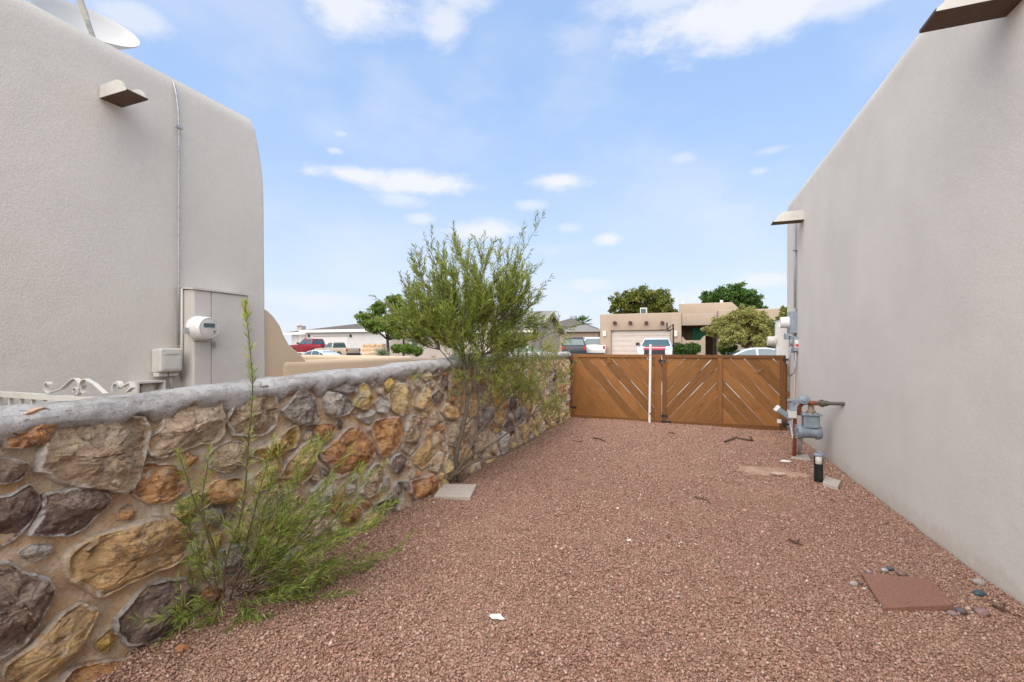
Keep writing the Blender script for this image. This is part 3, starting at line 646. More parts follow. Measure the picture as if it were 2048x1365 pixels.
tanwall()
# scrolled iron gate between the left house and the stone wall
YG=1.5
ig=thing('iron_gate',(-3.3,YG,0),'cream wrought iron side gate with flat bar scrolls behind the stone wall','gate')
def strip(pts,w,t):
    """flat bar: pts in (x,z) of the gate plane"""
    m=MB(); n=len(pts); vs=[];fs=[]
    for i,(x,z) in enumerate(pts):
        a=pts[max(0,i-1)]; b=pts[min(n-1,i+1)]; tx,tz=b[0]-a[0],b[1]-a[1]; l=math.hypot(tx,tz) or 1; nx,nz=-tz/l*t/2,tx/l*t/2
        vs+=[(x+nx,YG-w/2,z+nz),(x+nx,YG+w/2,z+nz),(x-nx,YG+w/2,z-nz),(x-nx,YG-w/2,z-nz)]
    for i in range(n-1):
        for k in range(4): fs.append((i*4+k,i*4+(k+1)%4,(i+1)*4+(k+1)%4,(i+1)*4+k))
    fs+=[(3,2,1,0),tuple((n-1)*4+k for k in range(4))]; m.add(vs,fs); return m
def gp_(x,y): p=pY(x,y,YG); return (p.x,p.z)
zr=gp_(60,787)[1]
m=MB(); m.box((XH,YG-.02,zr-.03),(-2.66,YG+.02,zr)); m.build('top_rail',M['cream'],ig)
m=MB(); m.box((XH,YG-.015,zr-.13),(-2.66,YG+.015,zr-.105)); m.build('rail',M['cream'],ig)
m=MB(); m.box((XH,YG-.015,.2),(-2.66,YG+.015,.23)); m.build('rail',M['cream'],ig)
for i in range(12):
    x=XH+.05+i*.115; m=MB(); m.box((x-.008,YG-.008,.1),(x+.008,YG+.008,zr-.03)); m.build('bar',M['cream'],ig)
def spiral(cx,cz,r0,r1,a0,a1,n=18): return [(cx+(r0+(r1-r0)*i/n)*math.cos(math.radians(a0+(a1-a0)*i/n)),cz+(r0+(r1-r0)*i/n)*math.sin(math.radians(a0+(a1-a0)*i/n))) for i in range(n+1)]
u=gp_(100,770); v=gp_(150,762); wv=gp_(172,762); sc=.047
# scroll 1: curl at left, long rising arm, curl at right
s1=spiral(*gp_(98,772),.012,.04,20,290); s1+= [gp_(125,778),gp_(142,762)]; s1+=spiral(*gp_(151,775),.048,.048,120,20,6); s1+=[gp_(161,785)]+spiral(*gp_(152,782),.028,.008,-60,260,14)
strip(s1,.022,.005).build('scroll',M['cream'],ig)
s2=spiral(*gp_(171,782),.008,.03,-90,-250,12)[:]+spiral(*gp_(172,775),.042,.045,190,60,10)+[gp_(190,768),gp_(203,780),gp_(212,788)]
strip(s2,.022,.005).build('scroll',M['cream'],ig)
s3=spiral(*gp_(236,775),.008,.03,-60,180,12)+[gp_(229,786)]; strip(s3,.022,.005).build('scroll',M['cream'],ig)
s4=spiral(*gp_(236,775),.03,.03,90,10,6)+[gp_(246,774),gp_(262,765),gp_(266,775),gp_(256,784)]; strip(s4,.022,.005).build('scroll',M['cream'],ig)
# ---------------------------------------------------------------- right house
XR=1.85
YR=pX(1573,600,XR).y; TOPR=pX(1573,413,XR).z
houseR=rounded_house('stucco_house','long grey stucco house wall on the right with gas and electric meters',XR,XR+9,-5,YR,TOPR,M['stucco_r'],.05,batter=.0,endc=.3)
canale(('brown-bottomed roof spout high on the right house at the top right corner','roof spouts on the stucco houses'),XR+.02,pX(1608,440,XR).y*0+3.42,3.62,3.5,.44,.17,-1,M['cream'],M['canale_u'])
a=pX(1608,440,XR); canale(('far small cream roof spout above the thin conduit on the right house','roof spouts on the stucco houses'),XR+.02,a.y-.02,a.y+.2,a.z-.0,.45,.15,-1,M['cream'],M['canale_u'])
# conduit, meter socket and disconnects
YC=8.86
es=thing('electric_meter_box',(XR,YC,1.7),'blue-grey meter box with white round meter on the right house beside the gate','electric meter')
m=MB(); cx=XR-.03; yc=YC+.0; m.tube([(cx,yc,pX(1590,447,XR).z),(cx,yc,2.1)],.014,8); m.build('conduit',M['pipegrey'],es,smooth=True)
m=MB(); m.tube([(cx,yc+.05,pX(1590,447,XR).z-.02),(cx,yc+.05,2.1)],.008,8); m.build('conduit',M['pipegrey'],es,smooth=True)
zc=pX(1590,503,XR).z; m=MB(); m.box((XR-.05,yc-.04,zc-.012),(XR,yc+.08,zc+.012)); m.build('strap',M['pipegrey'],es)
m=MB(); m.tube([(cx,yc,2.1),(cx,yc,2.16)],.024,10); m.build('hub',M['pipegrey'],es)
zb,zt=pY(1590,667,YC).z,pY(1590,623,YC).z; xl=pY(1580,640,YC).x
m=MB(); m.box((xl,YC-.02,zb),(XR+.0,YC+.24,zt)); m.build('box',M['boxgrey'],es,bevel=.006)
def roundmeter(par,c,r,ln,mat=None):
    m=MB(); m.lathe([(r*1.08,0),(r*1.08,.012),(r,.016),(r*.98,ln*.8),(r*.9,ln),(r*.8,ln),(r*.78,ln-.01)],c,(-1,0,0),28); return m.build('meter',mat or M['white'],par,smooth='auto')
mm=roundmeter(es,(xl,YC+.11,pY(1572,645,YC).z),.098,.13)
m=MB(); m.box((XR-.16,YC+.0,zb-.10),(XR-.11,YC+.2,zb)); m.build('lower_hub',M['boxgrey'],es,bevel=.01)
for (x0,x1,ya,yb2,lab,red) in ((1581,1591,672,706,'narrow grey disconnect box with white and red label under the meter',1),(1588,1603,674,703,'square grey disconnect box with white label under the meter',0)):
    yq=YC-.1+.12*red; P=pY(x0,ya,yq); Q=pY(x1,yb2,yq)
    db=thing('disconnect_box',(P.x,yq,Q.z),lab,'electric box','disconnect boxes under the meter')
    m=MB(); m.box((P.x,yq,Q.z),(min(Q.x,XR) if not red else Q.x,yq+.12,P.z)); m.build('body',M['boxgrey'],db,bevel=.005)
    h_=P.z-Q.z; w_=Q.x-P.x
    m=MB(); m.box((P.x+w_*.1,yq-.003,Q.z+h_*.25),(P.x+w_*.75,yq-.0005,Q.z+h_*.8)); m.build('label_sticker',M['white'],db)
    m=MB(); m.box((P.x+w_*.2,yq-.005,Q.z+h_*.3),(P.x+w_*.6,yq-.0035,Q.z+h_*.5)); m.build('warning_patch',simple('red_label',(.5,.06,.05),.5),db)
m=MB(); zz=pY(1595,706,YC).z
m.tube([(XR-.03,YC-.06,zz+.1),(XR-.03,YC-.06,zz-.2),(XR-.05,YC-.03,zz-.34),(XR-.10,YC+.05,zz-.40)],.014,8); m.tube([(XR-.10,YC,zz+.1),(XR-.10,YC,zz-.05),(XR-.12,YC+.05,zz-.2),(XR-.11,YC+.08,zz-.38)],.012,8); m.build('conduit',M['pipegrey'],es,smooth=True)
m=MB(); m.tube([(XR-.09,YC+.02,zb-.1),(XR-.09,YC+.0,zb-.2)],.016,8); m.build('conduit',M['pipegrey'],es,smooth=True)
m=MB(); m.tube([(XR-.02,YC+.1,1.3),(XR-.015,YC+.1,.8),(XR-.02,YC+.09,.25)],.008,6); m.build('cable',M['cream'],es,smooth=True)
# white meter enclosure beyond the gate
Y2=9.49; P=pY(1553,643,Y2); Q=pY(1573,708,Y2)
we=thing('white_meter_cabinet',(XR,Y2,.8),'white metal cabinet with cream round meter behind the gate at the house corner','electric meter')
m=MB(); m.box((P.x,Y2,.7),(XR+.0,YR-.02,P.z)); m.build('box',M['white'],we,bevel=.004)
m=MB(); m.prism([(P.x-.02,Y2-.015,P.z-.01),(XR,Y2-.015,P.z+.04),(XR,YR,P.z+.04),(P.x-.02,YR,P.z-.01)],(0,0,.012)); m.build('rain_lid',M['white'],we)
m=MB(); m.lathe([(.105,0),(.105,.015),(.095,.02),(.09,.12),(.08,.135)],(P.x,Y2+.08,pY(1548,683,Y2+.08).z),(-1,0,0),28); m.build('meter',M['cream'],we,smooth='auto')
# gas meter
gmx,gmy=1.60,7.0
gt=thing('gas_meter',(gmx,gmy,0),'blue-grey gas meter set with rusty outlet pipe into the right wall','gas meter')
def gz(y,Z=6.0): return CH+(HZ-y)/F*Z
m=MB(); a3=(1,.12,0)
cb=Vector((gmx-.10,gmy-.05,gz(864)))
m.lathe([(.06,-.06),(.088,-.055),(.094,-.03),(.094,-.012),(.082,-.01),(.079,.0),(.079,.16),(.082,.17),(.094,.172),(.094,.2),(.085,.225),(.05,.23)],cb,a3,20)
mo=m.build('body',M['bluegrey'],gt,smooth='auto')
m=MB(); m.box((gmx-.085,gmy-.11,gz(855)),(gmx+.10,gmy+.02,gz(830))); m.build('upper_case',M['bluegrey'],gt,bevel=.012,seg=3)
m=MB(); m.box((gmx-.105,gmy-.13,gz(830)),(gmx+.12,gmy+.04,gz(826))); m.build('flange',M['bluegrey'],gt,bevel=.004)
for dx in (-.09,-.02,.05,.10):
    m=MB(); m.lathe([(.009,0),(.009,.014)],(gmx+dx,gmy-.13,gz(828)),(0,-1,0),6); m.build('bolt',M['pipegrey'],gt)
    m=MB(); m.lathe([(.009,0),(.009,.012)],(gmx+dx*.9-.005,gmy-.12,gz(828)+.013),(0,0,1),6); m.build('bolt',M['pipegrey'],gt)
for k in range(6):
    an=k*math.pi/3+.3; m=MB(); m.lathe([(.008,-.07),(.008,-.055)],cb+Vector((0,.082*math.cos(an),.082*math.sin(an))),(1,0,0),6); m.build('bolt',M['pipegrey'],gt)
m=MB(); m.lathe([(.05,0),(.055,.03),(.035,.045),(.035,.09),(.028,.1)],(gmx+.01,gmy-.05,gz(826)),(0,0,1),14); m.build('outlet_neck',simple('brass_neck',(.3,.24,.17),.6,.3,.4,.2,40),gt,smooth='auto')
pz0=gz(806); m=MB(); m.tube([(gmx-.11,gmy-.0,gz(832)),(gmx-.11,gmy-.0,gz(815)),(gmx-.06,gmy,pz0),(gmx-.0,gmy-.02,pz0)],.026,12); m.build('elbow',M['rustp'],gt,smooth=True)
m=MB(); m.lathe([(.03,-.03),(.058,-.025),(.066,0),(.058,.03),(.035,.035),(.035,.06),(.02,.065)],(gmx-.07,gmy-.07,gz(800)),(-.2,-1,.25),18); m.build('regulator',M['bluegrey'],gt,smooth='auto')
m=MB(); m.box((gmx-.2,gmy-.08,gz(808)),(gmx-.09,gmy-.02,gz(800))); m.tube([(gmx-.20,gmy-.05,gz(803)),(gmx-.26,gmy-.05,gz(802))],.02,8); m.build('valve_arm',M['bluegrey'],gt,bevel=.004)
m=MB(); pe=Vector((XR+.02,pX(1690,808,XR).y,pX(1690,808,XR).z)); ps=Vector((gmx-.02,gmy-.06,gz(806)))
m.tube([ps,ps.lerp(pe,.30)],.03,12); m.build('union',M['rustp'],gt,smooth='auto')
m=MB(); m.tube([ps.lerp(pe,.28),ps.lerp(pe,.34)],.036,6); m.tube([ps.lerp(pe,.34),ps.lerp(pe,.40)],.048,6); m.tube([ps.lerp(pe,.40),ps.lerp(pe,.5)],.036,8); m.build('pipe_nut',M['brownp'],gt)
m=MB(); m.tube([ps.lerp(pe,.45),pe],.023,12); m.build('outlet_pipe',M['brownp'],gt,smooth='auto')
m=MB(); m.tube([(gmx-.14,gmy+.10,gz(822)),(gmx-.145,gmy+.12,g(gmx-.1,gmy)-.02)],.024,10); m.build('riser',M['rustp'],gt,smooth=True)
m=MB(); m.tube([(gmx-.09,gmy-.02,gz(868)),(gmx-.07,gmy+.25,.0)],[.026,.018],8); m.build('support_leg',M['pipegrey'],gt,smooth=True)
m=MB(); m.box((gmx-.25,gmy-.06,gz(838)),(gmx-.15,gmy+.05,gz(823))); m.build('index_box',M['cream'],gt,bevel=.01)
m=MB(); m.prism([(gmx-.24,gmy-.06,gz(823)),(gmx-.15,gmy-.06,gz(823)),(gmx-.175,gmy-.06,gz(803)),(gmx-.215,gmy-.06,gz(803))],(0,.06,0)); m.build('bracket',M['boxgrey'],gt)
Mx=Matrix.Translation((gmx-.30,gmy+.02,gz(830)))@Matrix.Rotation(math.radians(38),4,'Y')
m=MB(); m.box((-.08,-.06,-.028),(.12,.06,.035),Mx); m.build('radio_module',M['bluegrey'],gt,bevel=.01)
m=MB(); m.box((-.11,-.065,-.036),(-.08,.065,.05),Mx); m.build('module_cap',M['white'],gt,bevel=.008)
for dy in (-.022,.0,.022):
    m=MB(); m.box((-.06,dy-.004,.0345),(.11,dy+.004,.041),Mx); m.build('rib',M['bluegrey'],gt)
m=MB(); 
for k in range(5):
    p0=Vector((gmx-.33+.03*k,gmy+.15,gz(845))); m.tube([p0,p0+Vector((R.uniform(-.06,.06),0,-.08)),p0+Vector((R.uniform(-.08,.08),.05,-.16)),p0+Vector((R.uniform(-.05,.05),.0,-.2))],.004,5)
m.build('loose_wire',M['dark'],gt)
m=MB(); p0=Vector((gmx-.32,gmy+.12,gz(848))); m.box(p0-Vector((.03,.02,.03)),p0+Vector((.02,.02,.02))); m.tube([(gmx-.20,gmy+.1,gz(848)),(gmx-.15,gmy+.12,.22)],.014,6); m.build('connector',M['white'],gt,bevel=.006)
# cleanout pipe
q=pz(1637,963,.0); cl=thing('cleanout_pipe',(q.x,q.y,0),'short black plastic cleanout pipe with grey cap standing in the gravel by the right wall','pipe')
m=MB(); m.lathe([(.045,-.05),(.045,.28),(.04,.28)],q,(0,0,1),20); m.build('sleeve',M['darkpipe'],cl,smooth='auto')
m=MB(); m.lathe([(.02,.05),(.02,.24)],q+Vector((-.005,-.034,0)),(0,0,1),12); m.build('inner_pipe',M['darkpipe'],cl,smooth='auto')
m=MB(); m.lathe([(.03,.20),(.034,.205),(.034,.275),(.03,.28)],q+Vector((-.004,-.022,0)),(0,0,1),16); m.build('label_band',M['cream'],cl,smooth='auto')
m=MB(); m.lathe([(.05,.278),(.055,.285),(.055,.305),(.03,.315)],q,(0,0,1),8); m.box((q.x-.012,q.y-.03,.312),(q.x+.03,q.y+.02,.335)); m.build('cap',M['bluegrey'],cl)
# ---------------------------------------------------------------- wooden gate
YT=9.4
def clip(P,a,b,c):   # keep a*x+b*y<=c
    o=[]
    for i in range(len(P)):
        p,q=P[i],P[(i+1)%len(P)]; fp=a*p[0]+b*p[1]-c; fq=a*q[0]+b*q[1]-c
        if fp<=0: o.append(p)
        if (fp<0)!=(fq<0) and fp!=fq: t=fp/(fp-fq); o.append((p[0]+(q[0]-p[0])*t,p[1]+(q[1]-p[1])*t))
    return o
def bay(par,x0,x1,z0,z1,sgn,phase,pitch=.178):
    """diagonal boards; sgn=+1 runs down to the right, -1 up to the right"""
    an=math.radians(49); nx,nz=math.sin(an)*sgn*1.0,math.cos(an)   # normal to boards
    nx,nz=(math.sin(an),math.cos(an)) if sgn>0 else (-math.sin(an),math.cos(an))
    rect=[(x0,z0),(x1,z0),(x1,z1),(x0,z1)]; ds=[nx*p[0]+nz*p[1] for p in rect]; k0=math.floor((min(ds)-phase)/pitch); k1=math.ceil((max(ds)-phase)/pitch)
    for k in range(k0,k1+1):
        gap=R.choice((.002,.0025,.004,.006,.010)); lo=phase+k*pitch; hi=lo+pitch-gap
        e=R.uniform(-.004,.004)
        P=clip(clip(rect,nx,nz,hi),-nx,-nz,-lo)
        if len(P)<3: continue
        P2=[]
        for p in P:
            if not P2 or math.hypot(p[0]-P2[-1][0],p[1]-P2[-1][1])>1e-4: P2.append(p)
        if len(P2)<3: continue
        ar=sum(P2[i][0]*P2[(i+1)%len(P2)][1]-P2[(i+1)%len(P2)][0]*P2[i][1] for i in range(len(P2)))/2
        if abs(ar)<.002: continue
        # build each board in its own frame, long axis = local x, so the grain follows it
        cx=sum(p[0] for p in P2)/len(P2); cz=sum(p[1] for p in P2)/len(P2)
        dx,dz=(nz,-nx) if sgn>0 else (nz,-nx)
        me=MB(); q=[]
        for p in P2:
            ux,uz=p[0]-cx,p[1]-cz; q.append((ux*dx+uz*dz,0,ux*nx+uz*nz))
        me.prism(q if ar<0 else q[::-1],(0,.018,0)); o=me.build('board',M['gate'],par,local=True,bevel=.0012,seg=1)
        o.location=Vector((cx,YT-.012+e,cz))-OFF[par]; ang=math.atan2(dz,dx); o.rotation_euler=(R.uniform(-.004,.004),-ang,0)
def rail(par,name,P,y0=YT-.035,t=.036,mat='gateframe'):
    """P polygon in (x,z)"""
    cx=sum(p[0] for p in P)/len(P); cz=sum(p[1] for p in P)/len(P)
    L0=max(p[0] for p in P)-min(p[0] for p in P); H0=max(p[1] for p in P)-min(p[1] for p in P)
    m=MB()
    if L0>=H0: q=[(p[0]-cx,0,p[1]-cz) for p in P]; rot=(0,0,0)
    else: q=[(-(p[1]-cz),0,(p[0]-cx)) for p in P]; rot=(0,math.pi/2,0)
    m.prism(q,(0,t,0)); o=m.build(name,M[mat],par,local=True,bevel=.003,seg=1); o.location=Vector((cx,y0,cz))-OFF[par]; o.rotation_euler=rot; return o
def GX_(x): return pY(x,760,YT).x
zT=1.355
xa,xb_=GX_(1146),GX_(1323); xc,xd=GX_(1324.3),GX_(1571)
zBL0,zBL1=pY(1146,834,YT).z,pY(1313,846,YT).z; zBR0,zBR1=pY(1326,847,YT).z,pY(1571,863,YT).z
gl=thing('wooden_gate',(xa,YT,0),'left leaf of the brown driveway gate with all boards slanting one way','gate','leaves of the wooden driveway gate')
w=.062
rail(gl,'top_rail',[(xa,zT-w),(xb_,zT-w),(xb_,zT),(xa,zT)]); rail(gl,'bottom_rail',[(xa,zBL0),(xb_,zBL1),(xb_,zBL1+w),(xa,zBL0+w)])
rail(gl,'stile',[(xa,zBL0+w),(xa+.05,zBL0+w),(xa+.05,zT-w),(xa,zT-w)],YT-.034); rail(gl,'stile',[(xb_-.13,zBL1+w),(xb_,zBL1+w),(xb_,zT-w),(xb_-.13,zT-w)],YT-.034)
xm=GX_(1219); rail(gl,'block',[(xm-.035,zT-w-.12),(xm+.035,zT-w-.12),(xm+.035,zT-w),(xm-.035,zT-w)],YT-.03)
bay(gl,xa+.02,xb_-.02,max(zBL0,zBL1)+.02,zT-.02,1,.03)
gr_=thing('wooden_gate',(xd,YT,0),'right leaf of the brown driveway gate with boards meeting in an upward chevron','gate','leaves of the wooden driveway gate')
rail(gr_,'top_rail',[(xc,zT-w),(xd,zT-w),(xd,zT),(xc,zT)]); 
xmid=GX_(1440); zmid=(zBR0+zBR1)/2
rail(gr_,'bottom_rail',[(xc,zBR0),(xd,zBR1),(xd,zBR1+w+.03),(xc,zBR0+w)])
rail(gr_,'stile',[(xc,zBR0+w),(xc+.075,zBR0+w),(xc+.075,zT-w),(xc,zT-w)],YT-.034); rail(gr_,'stile',[(xmid-.04,zmid+w),(xmid+.04,zmid+w),(xmid+.04,zT-w),(xmid-.04,zT-w)],YT-.036)
rail(gr_,'stile',[(xd-.09,zBR1+w+.03),(xd,zBR1+w+.03),(xd,zT-w),(xd-.09,zT-w)],YT-.034)
bay(gr_,xc+.03,xmid-.005,zBR0+.03,zT-.02,-1,.06); bay(gr_,xmid+.005,xd-.03,zBR1+.04,zT-.02,1,.09)
ht=MB()
for par,x,z in ((gl,xa-.01,zT-.16),(gl,xa-.01,.25),(gr_,xd-.02,zT-.08),(gr_,xd-.03,.12),(gl,xb_-.02,zT-.12),(gr_,xc+.01,.16)):
    m=MB(); m.box((x-.03,YT-.045,z-.018),(x+.09,YT-.036,z+.018)); m.tube([(x,YT-.05,z-.05),(x,YT-.05,z+.05)],.01,8); m.build('hinge' if abs(x-xa)<.1 or abs(x-xd)<.1 else 'latch',M['dark'],par)
m=MB(); 
for k in range(9): 
    an=k*.7; m.tube([(xb_+.02+.02*math.cos(an),YT-.06,zT-.12-.02*k*.4),(xb_+.02+.02*math.cos(an+.7),YT-.05,zT-.12-.02*(k+1)*.4)],.004,5)
m.build('chain',M['pipegrey'],gl)
m=MB(); m.box((xc-.02,YT-.06,zBR0-.02),(xc+.16,YT-.036,zBR0+.06)); m.build('drop_bolt_plate',M['dark'],gr_)
# gate posts
gpst=thing('gate_post',(xa-.09,YT,0),'dark brown gate post against the end of the stone wall','post')
m=MB(); m.box((xa-.16,YT-.04,-.1),(xa-.02,YT+.06,1.36)); m.build('post',M['gateframe'],gpst,bevel=.004)
m=MB(); m.box((xa-.1,YT-.046,.35),(xa-.02,YT-.0405,.4)); m.box((xa-.1,YT-.046,1.15),(xa-.02,YT-.0405,1.2)); m.build('hinge_strap',M['dark'],gpst)
gpst=thing('gate_post',(xd+.04,YT,0),'narrow brown gate post fixed to the right house wall','post')
m=MB(); m.box((xd+.008,YT-.02,.62),(XR,YT+.06,.70)); m.box((xd+.008,YT+.0,0),(xd+.03,YT+.05,1.2)); m.build('post',M['gateframe'],gpst)
# rope twig on gate
tw=thing('dried_twig',pY(1515,745,YT-.06),'pale bent dried stick hooked on the right gate boards','stick')
m=MB(); m.tube([pY(1507,742,YT-.05),pY(1513,746,YT-.06),pY(1520,741,YT-.06),pY(1528,736,YT-.05)],.007,6); m.build('stem',M['plank'],tw,smooth=True)
# white pole
pole=thing('plastic_pole',(pY(1300,846,YT-.12).x,YT-.12,0),'tall white plastic pipe standing upright against the gate','pole')
p0=pY(1299,848,YT-.12); p1=pY(1301,689,YT-.12); m=MB(); m.tube([p0-Vector((0,0,.02)),p0.lerp(p1,.5),p1],.024,14); m.build('pipe',M['white'],pole,smooth='auto')
p2=pY(1300,829,YT-.12); m=MB(); m.tube([p2,p2+Vector((0,0,.03))],.0255,14); m.build('joint_band',M['rustp'],pole)
p3=p0.lerp(p1,.86); m=MB(); m.tube([p3,p3+Vector((0,0,.012))],.0252,14); m.build('joint_band',M['pipegrey'],pole)
# ---------------------------------------------------------------- slabs, bricks, pebbles, litter
def slab(name,pts,th,mat,label,cat,tilt=0,group=None,zoff=.0):
    P=[pz(x,y,.04) for x,y in pts]; c=sum(P,Vector())/4; c.z=g(c.x,c.y)+zoff
    t=thing(name,c,label,cat,group); m=MB()
    q=[Vector((p.x,p.y,c.z-.01+tilt*(p.x-c.x))) for p in P]; m.prism([tuple(v) for v in q],(0,0,th)); 
    me=m.build('slab',mat,t,bevel=.005); return t
slab('paving_slab',[(868,1002),(941,1004),(953,978),(885,977)],.045,M['paver'],'square pale grey concrete paver lying on gravel beside the big bush','paver')
slab('paving_slab',[(1765,1212),(1908,1216),(1862,1165),(1722,1143)],.052,M['redpaver'],'square red paver half sunk in gravel among river pebbles at the right','paver',tilt=.08)
def brick(pts,th,mat,label,cat='brick',z0=0,name='brick'):
    P=[pz(x,y,z0+th) for x,y in pts]; c=sum(P,Vector())/len(P); c.z=g(c.x,c.y)-.01+z0
    t=thing(name,c,label,cat); m=MB(); m.prism([(p.x,p.y,c.z) for p in P],(0,0,th)); m.build('block',mat,t,bevel=.004); return t
brick([(1577,903),(1598,905),(1600,899),(1579,898)],.06,M['brick'],'small brown brick under the gas meter leg')
brick([(1582,915),(1622,919),(1616,908),(1588,909)],.03,M['paver'],'thin grey concrete slab in front of the gas meter leg','slab',name='concrete_slab')
brick([(1645,962),(1676,970),(1682,958),(1650,949)],.05,M['paver'],'grey-brown brick lying beside the black cleanout pipe')
brick([(1500,878),(1553,880),(1556,874),(1502,872)],.025,M['plank'],'short reddish plank on the gravel by the gate','plank',name='plank')
def pebble(x,y,wpx,hpx,c,label,rz=0):
    p=pz(x,y,.04); Z=-ST*p.x+CT*p.y; r=wpx/2.6/F*Z; p.z=g(p.x,p.y)+.016; c=tuple(v*.6 for v in c)
    bm=bmesh.new(); bmesh.ops.create_icosphere(bm,subdivisions=3,radius=1)
    for v in bm.verts:
        n=mnoise.noise(v.co*1.1+Vector((x,y,0))); v.co*=1+.12*n; v.co.x*=r; v.co.y*=r*.75; v.co.z*=r*.6
    me=bpy.data.meshes.new('pebble'); bm.to_mesh(me); bm.free(); me.polygons.foreach_set('use_smooth',[True]*len(me.polygons))
    me.materials.append(simple('pebble_stone',c,.6,0,.35,.2,60)); o=bpy.data.objects.new('pebble',me); COL.objects.link(o); o.location=p; o.rotation_euler=(0,R.uniform(-.2,.2),TH+rz)
    tag(o,label,'pebble','river pebbles round the red paver')
for a in [(1738,1138,16,9,(.36,.30,.32),'pinkish grey pebble on the back left corner of the red paver'),(1769,1133,18,9,(.5,.46,.46),'pale white pebble behind the red paver'),(1780,1129,18,11,(.11,.14,.16),'dark blue-grey pebble behind the red paver'),
          (1803,1140,26,14,(.30,.18,.15),'large brown pebble behind the red paver'),(1707,1161,22,13,(.46,.40,.36),'pale oval pebble left of the red paver'),(1722,1160,12,12,(.24,.15,.14),'dark brown pebble touching the left edge of the red paver'),(1729,1171,11,8,(.6,.55,.5),'tiny white pebble left of the red paver'),
          (1958,1160,30,14,(.48,.43,.38),'long pale pebble near the right wall'),(1958,1185,28,15,(.07,.12,.15),'dark teal pebble between the red paver and the right wall'),(1905,1225,26,14,(.34,.22,.21),'pinkish oval pebble at the front right corner of the red paver'),
          (1922,1219,28,18,(.17,.14,.15),'dark grey pebble at the front right corner of the red paver'),(1964,1221,34,14,(.38,.23,.21),'long pink pebble right of the red paver'),(1765,1206,16,8,(.42,.37,.33),'grey pebble under the front left corner of the red paver')]: pebble(*a[:5],a[5])
def bit(x,y,wpx,c,label,name,cat,flat=.25):
    p=pz(x,y,.03); Z=-ST*p.x+CT*p.y; r=wpx/2/F*Z; p.z=g(p.x,p.y)+.012; k=9; m=MB(); vs=[]
    for i in range(k): an=6.283*i/k; rr=r*R.uniform(.5,1.1); vs.append((p.x+rr*math.cos(an),p.y+rr*.55*math.sin(an),p.z+R.uniform(-.003,.006)))
    m.prism(vs,(0,0,r*flat)); o=m.build(name,c,origin=p); tag(o,label,cat); return o
wp=simple('white_scrap',(.72,.69,.66),.8); 
bit(995,1243,34,wp,'torn white scrap lying on the gravel in the foreground','paper_scrap','litter',.12)
bit(1258,1082,12,wp,'tiny white chip on the gravel in the middle of the yard','stone_chip','litter',.4)
bit(1573,921,24,wp,'crumpled white debris on the gravel by the gas meter','debris','litter',.15)
bit(1552,944,36,simple('sand',(.45,.32,.23),.9),'flat sandy patch stone on the gravel left of the cleanout pipe','flat_stone','stone',.1)
lf=simple('dead_leaf',(.36,.15,.06),.8); bit(363,1325,34,lf,'curled orange dead leaf at the foot of the stone wall','dead_leaf','leaf',.2)
def stick(pts,r,label):
    P=[pz(x,y,.03) for x,y in pts]; P=[Vector((p.x,p.y,g(p.x,p.y)+.02)) for p in P]; t=thing('stick',P[0],label,'stick'); m=MB(); m.tube(P,[r]*(len(P)-1)+[r*.4],6)
    m.tube([P[1],P[1]+Vector((.03,.04,.015))],r*.6,5); m.build('stem',M['stick'],t,smooth=True)
stick([(1388,993),(1402,997),(1412,999),(1422,1007)],.006,'thin dark stick on the gravel in the middle right')
stick([(1578,1075),(1592,1081),(1607,1086)],.009,'short thick dark stick on the gravel at the right')
stick([(1187,878),(1200,881),(1213,886)],.009,'short dark stick on the gravel near the left gate leaf')
stick([(1145,886),(1158,887),(1168,886)],.006,'very thin stick on the gravel near the stone wall end')
stick([(1450,884),(1470,876),(1488,878),(1505,880),(1500,872)],.02,'twisted dark branch on the gravel beside the plank by the gate')
stick([(1985,1214),(2005,1222),(2020,1228)],.008,'short dark stick at the foot of the right wall in the foreground')
stick([(1337,866),(1343,867),(1352,868)],.008,'dark stick near the middle of the gate')
# ---------------------------------------------------------------- leafy plants
def leaves(P,D,Ln,Wd,droop=.25,up=None):
    """P base (n,3), D unit direction; one folded blade each"""
    n=len(P); rnd=NR.normal(size=(n,3)); Sd=np.cross(D,rnd); Sd/=np.linalg.norm(Sd,axis=1,keepdims=True)+1e-9
    Ln=Ln[:,None]; Wd=Wd[:,None]; mid=P+D*Ln*.45; tip=P+D*Ln; tip[:,2]-=(droop*Ln[:,0]*NR.uniform(0,1,n)); mid[:,2]-=droop*.2*Ln[:,0]*NR.uniform(0,1,n)
    V=np.stack([P,mid+Sd*Wd/2,tip,mid-Sd*Wd/2],1); return V
def leaf_obj(name,VS,mat,parent,vals,kind='stuff'):
    V=np.concatenate(VS); n=len(V); v=np.repeat(np.concatenate(vals),4)
    o=npmesh(name,V.reshape(-1,3),np.arange(n*4).reshape(-1,4),4,mat,{'v':v},parent=parent); 
    if kind: o['kind']=kind
    return o
def curve(pts,n):
    """resample polyline (Catmull-Rom) to n points"""
    pts=[Vector(p) for p in pts]; out=[]; m=len(pts)-1
    for i in range(n):
        t=i/(n-1)*m; k=min(int(t),m-1); f=t-k; p0=pts[max(k-1,0)];p1=pts[k];p2=pts[k+1];p3=pts[min(k+2,m)]
        out.append(.5*((2*p1)+(p2-p0)*f+(2*p0-5*p1+4*p2-p3)*f*f+(-p0+3*p1-3*p2+p3)*f**3))
    return out
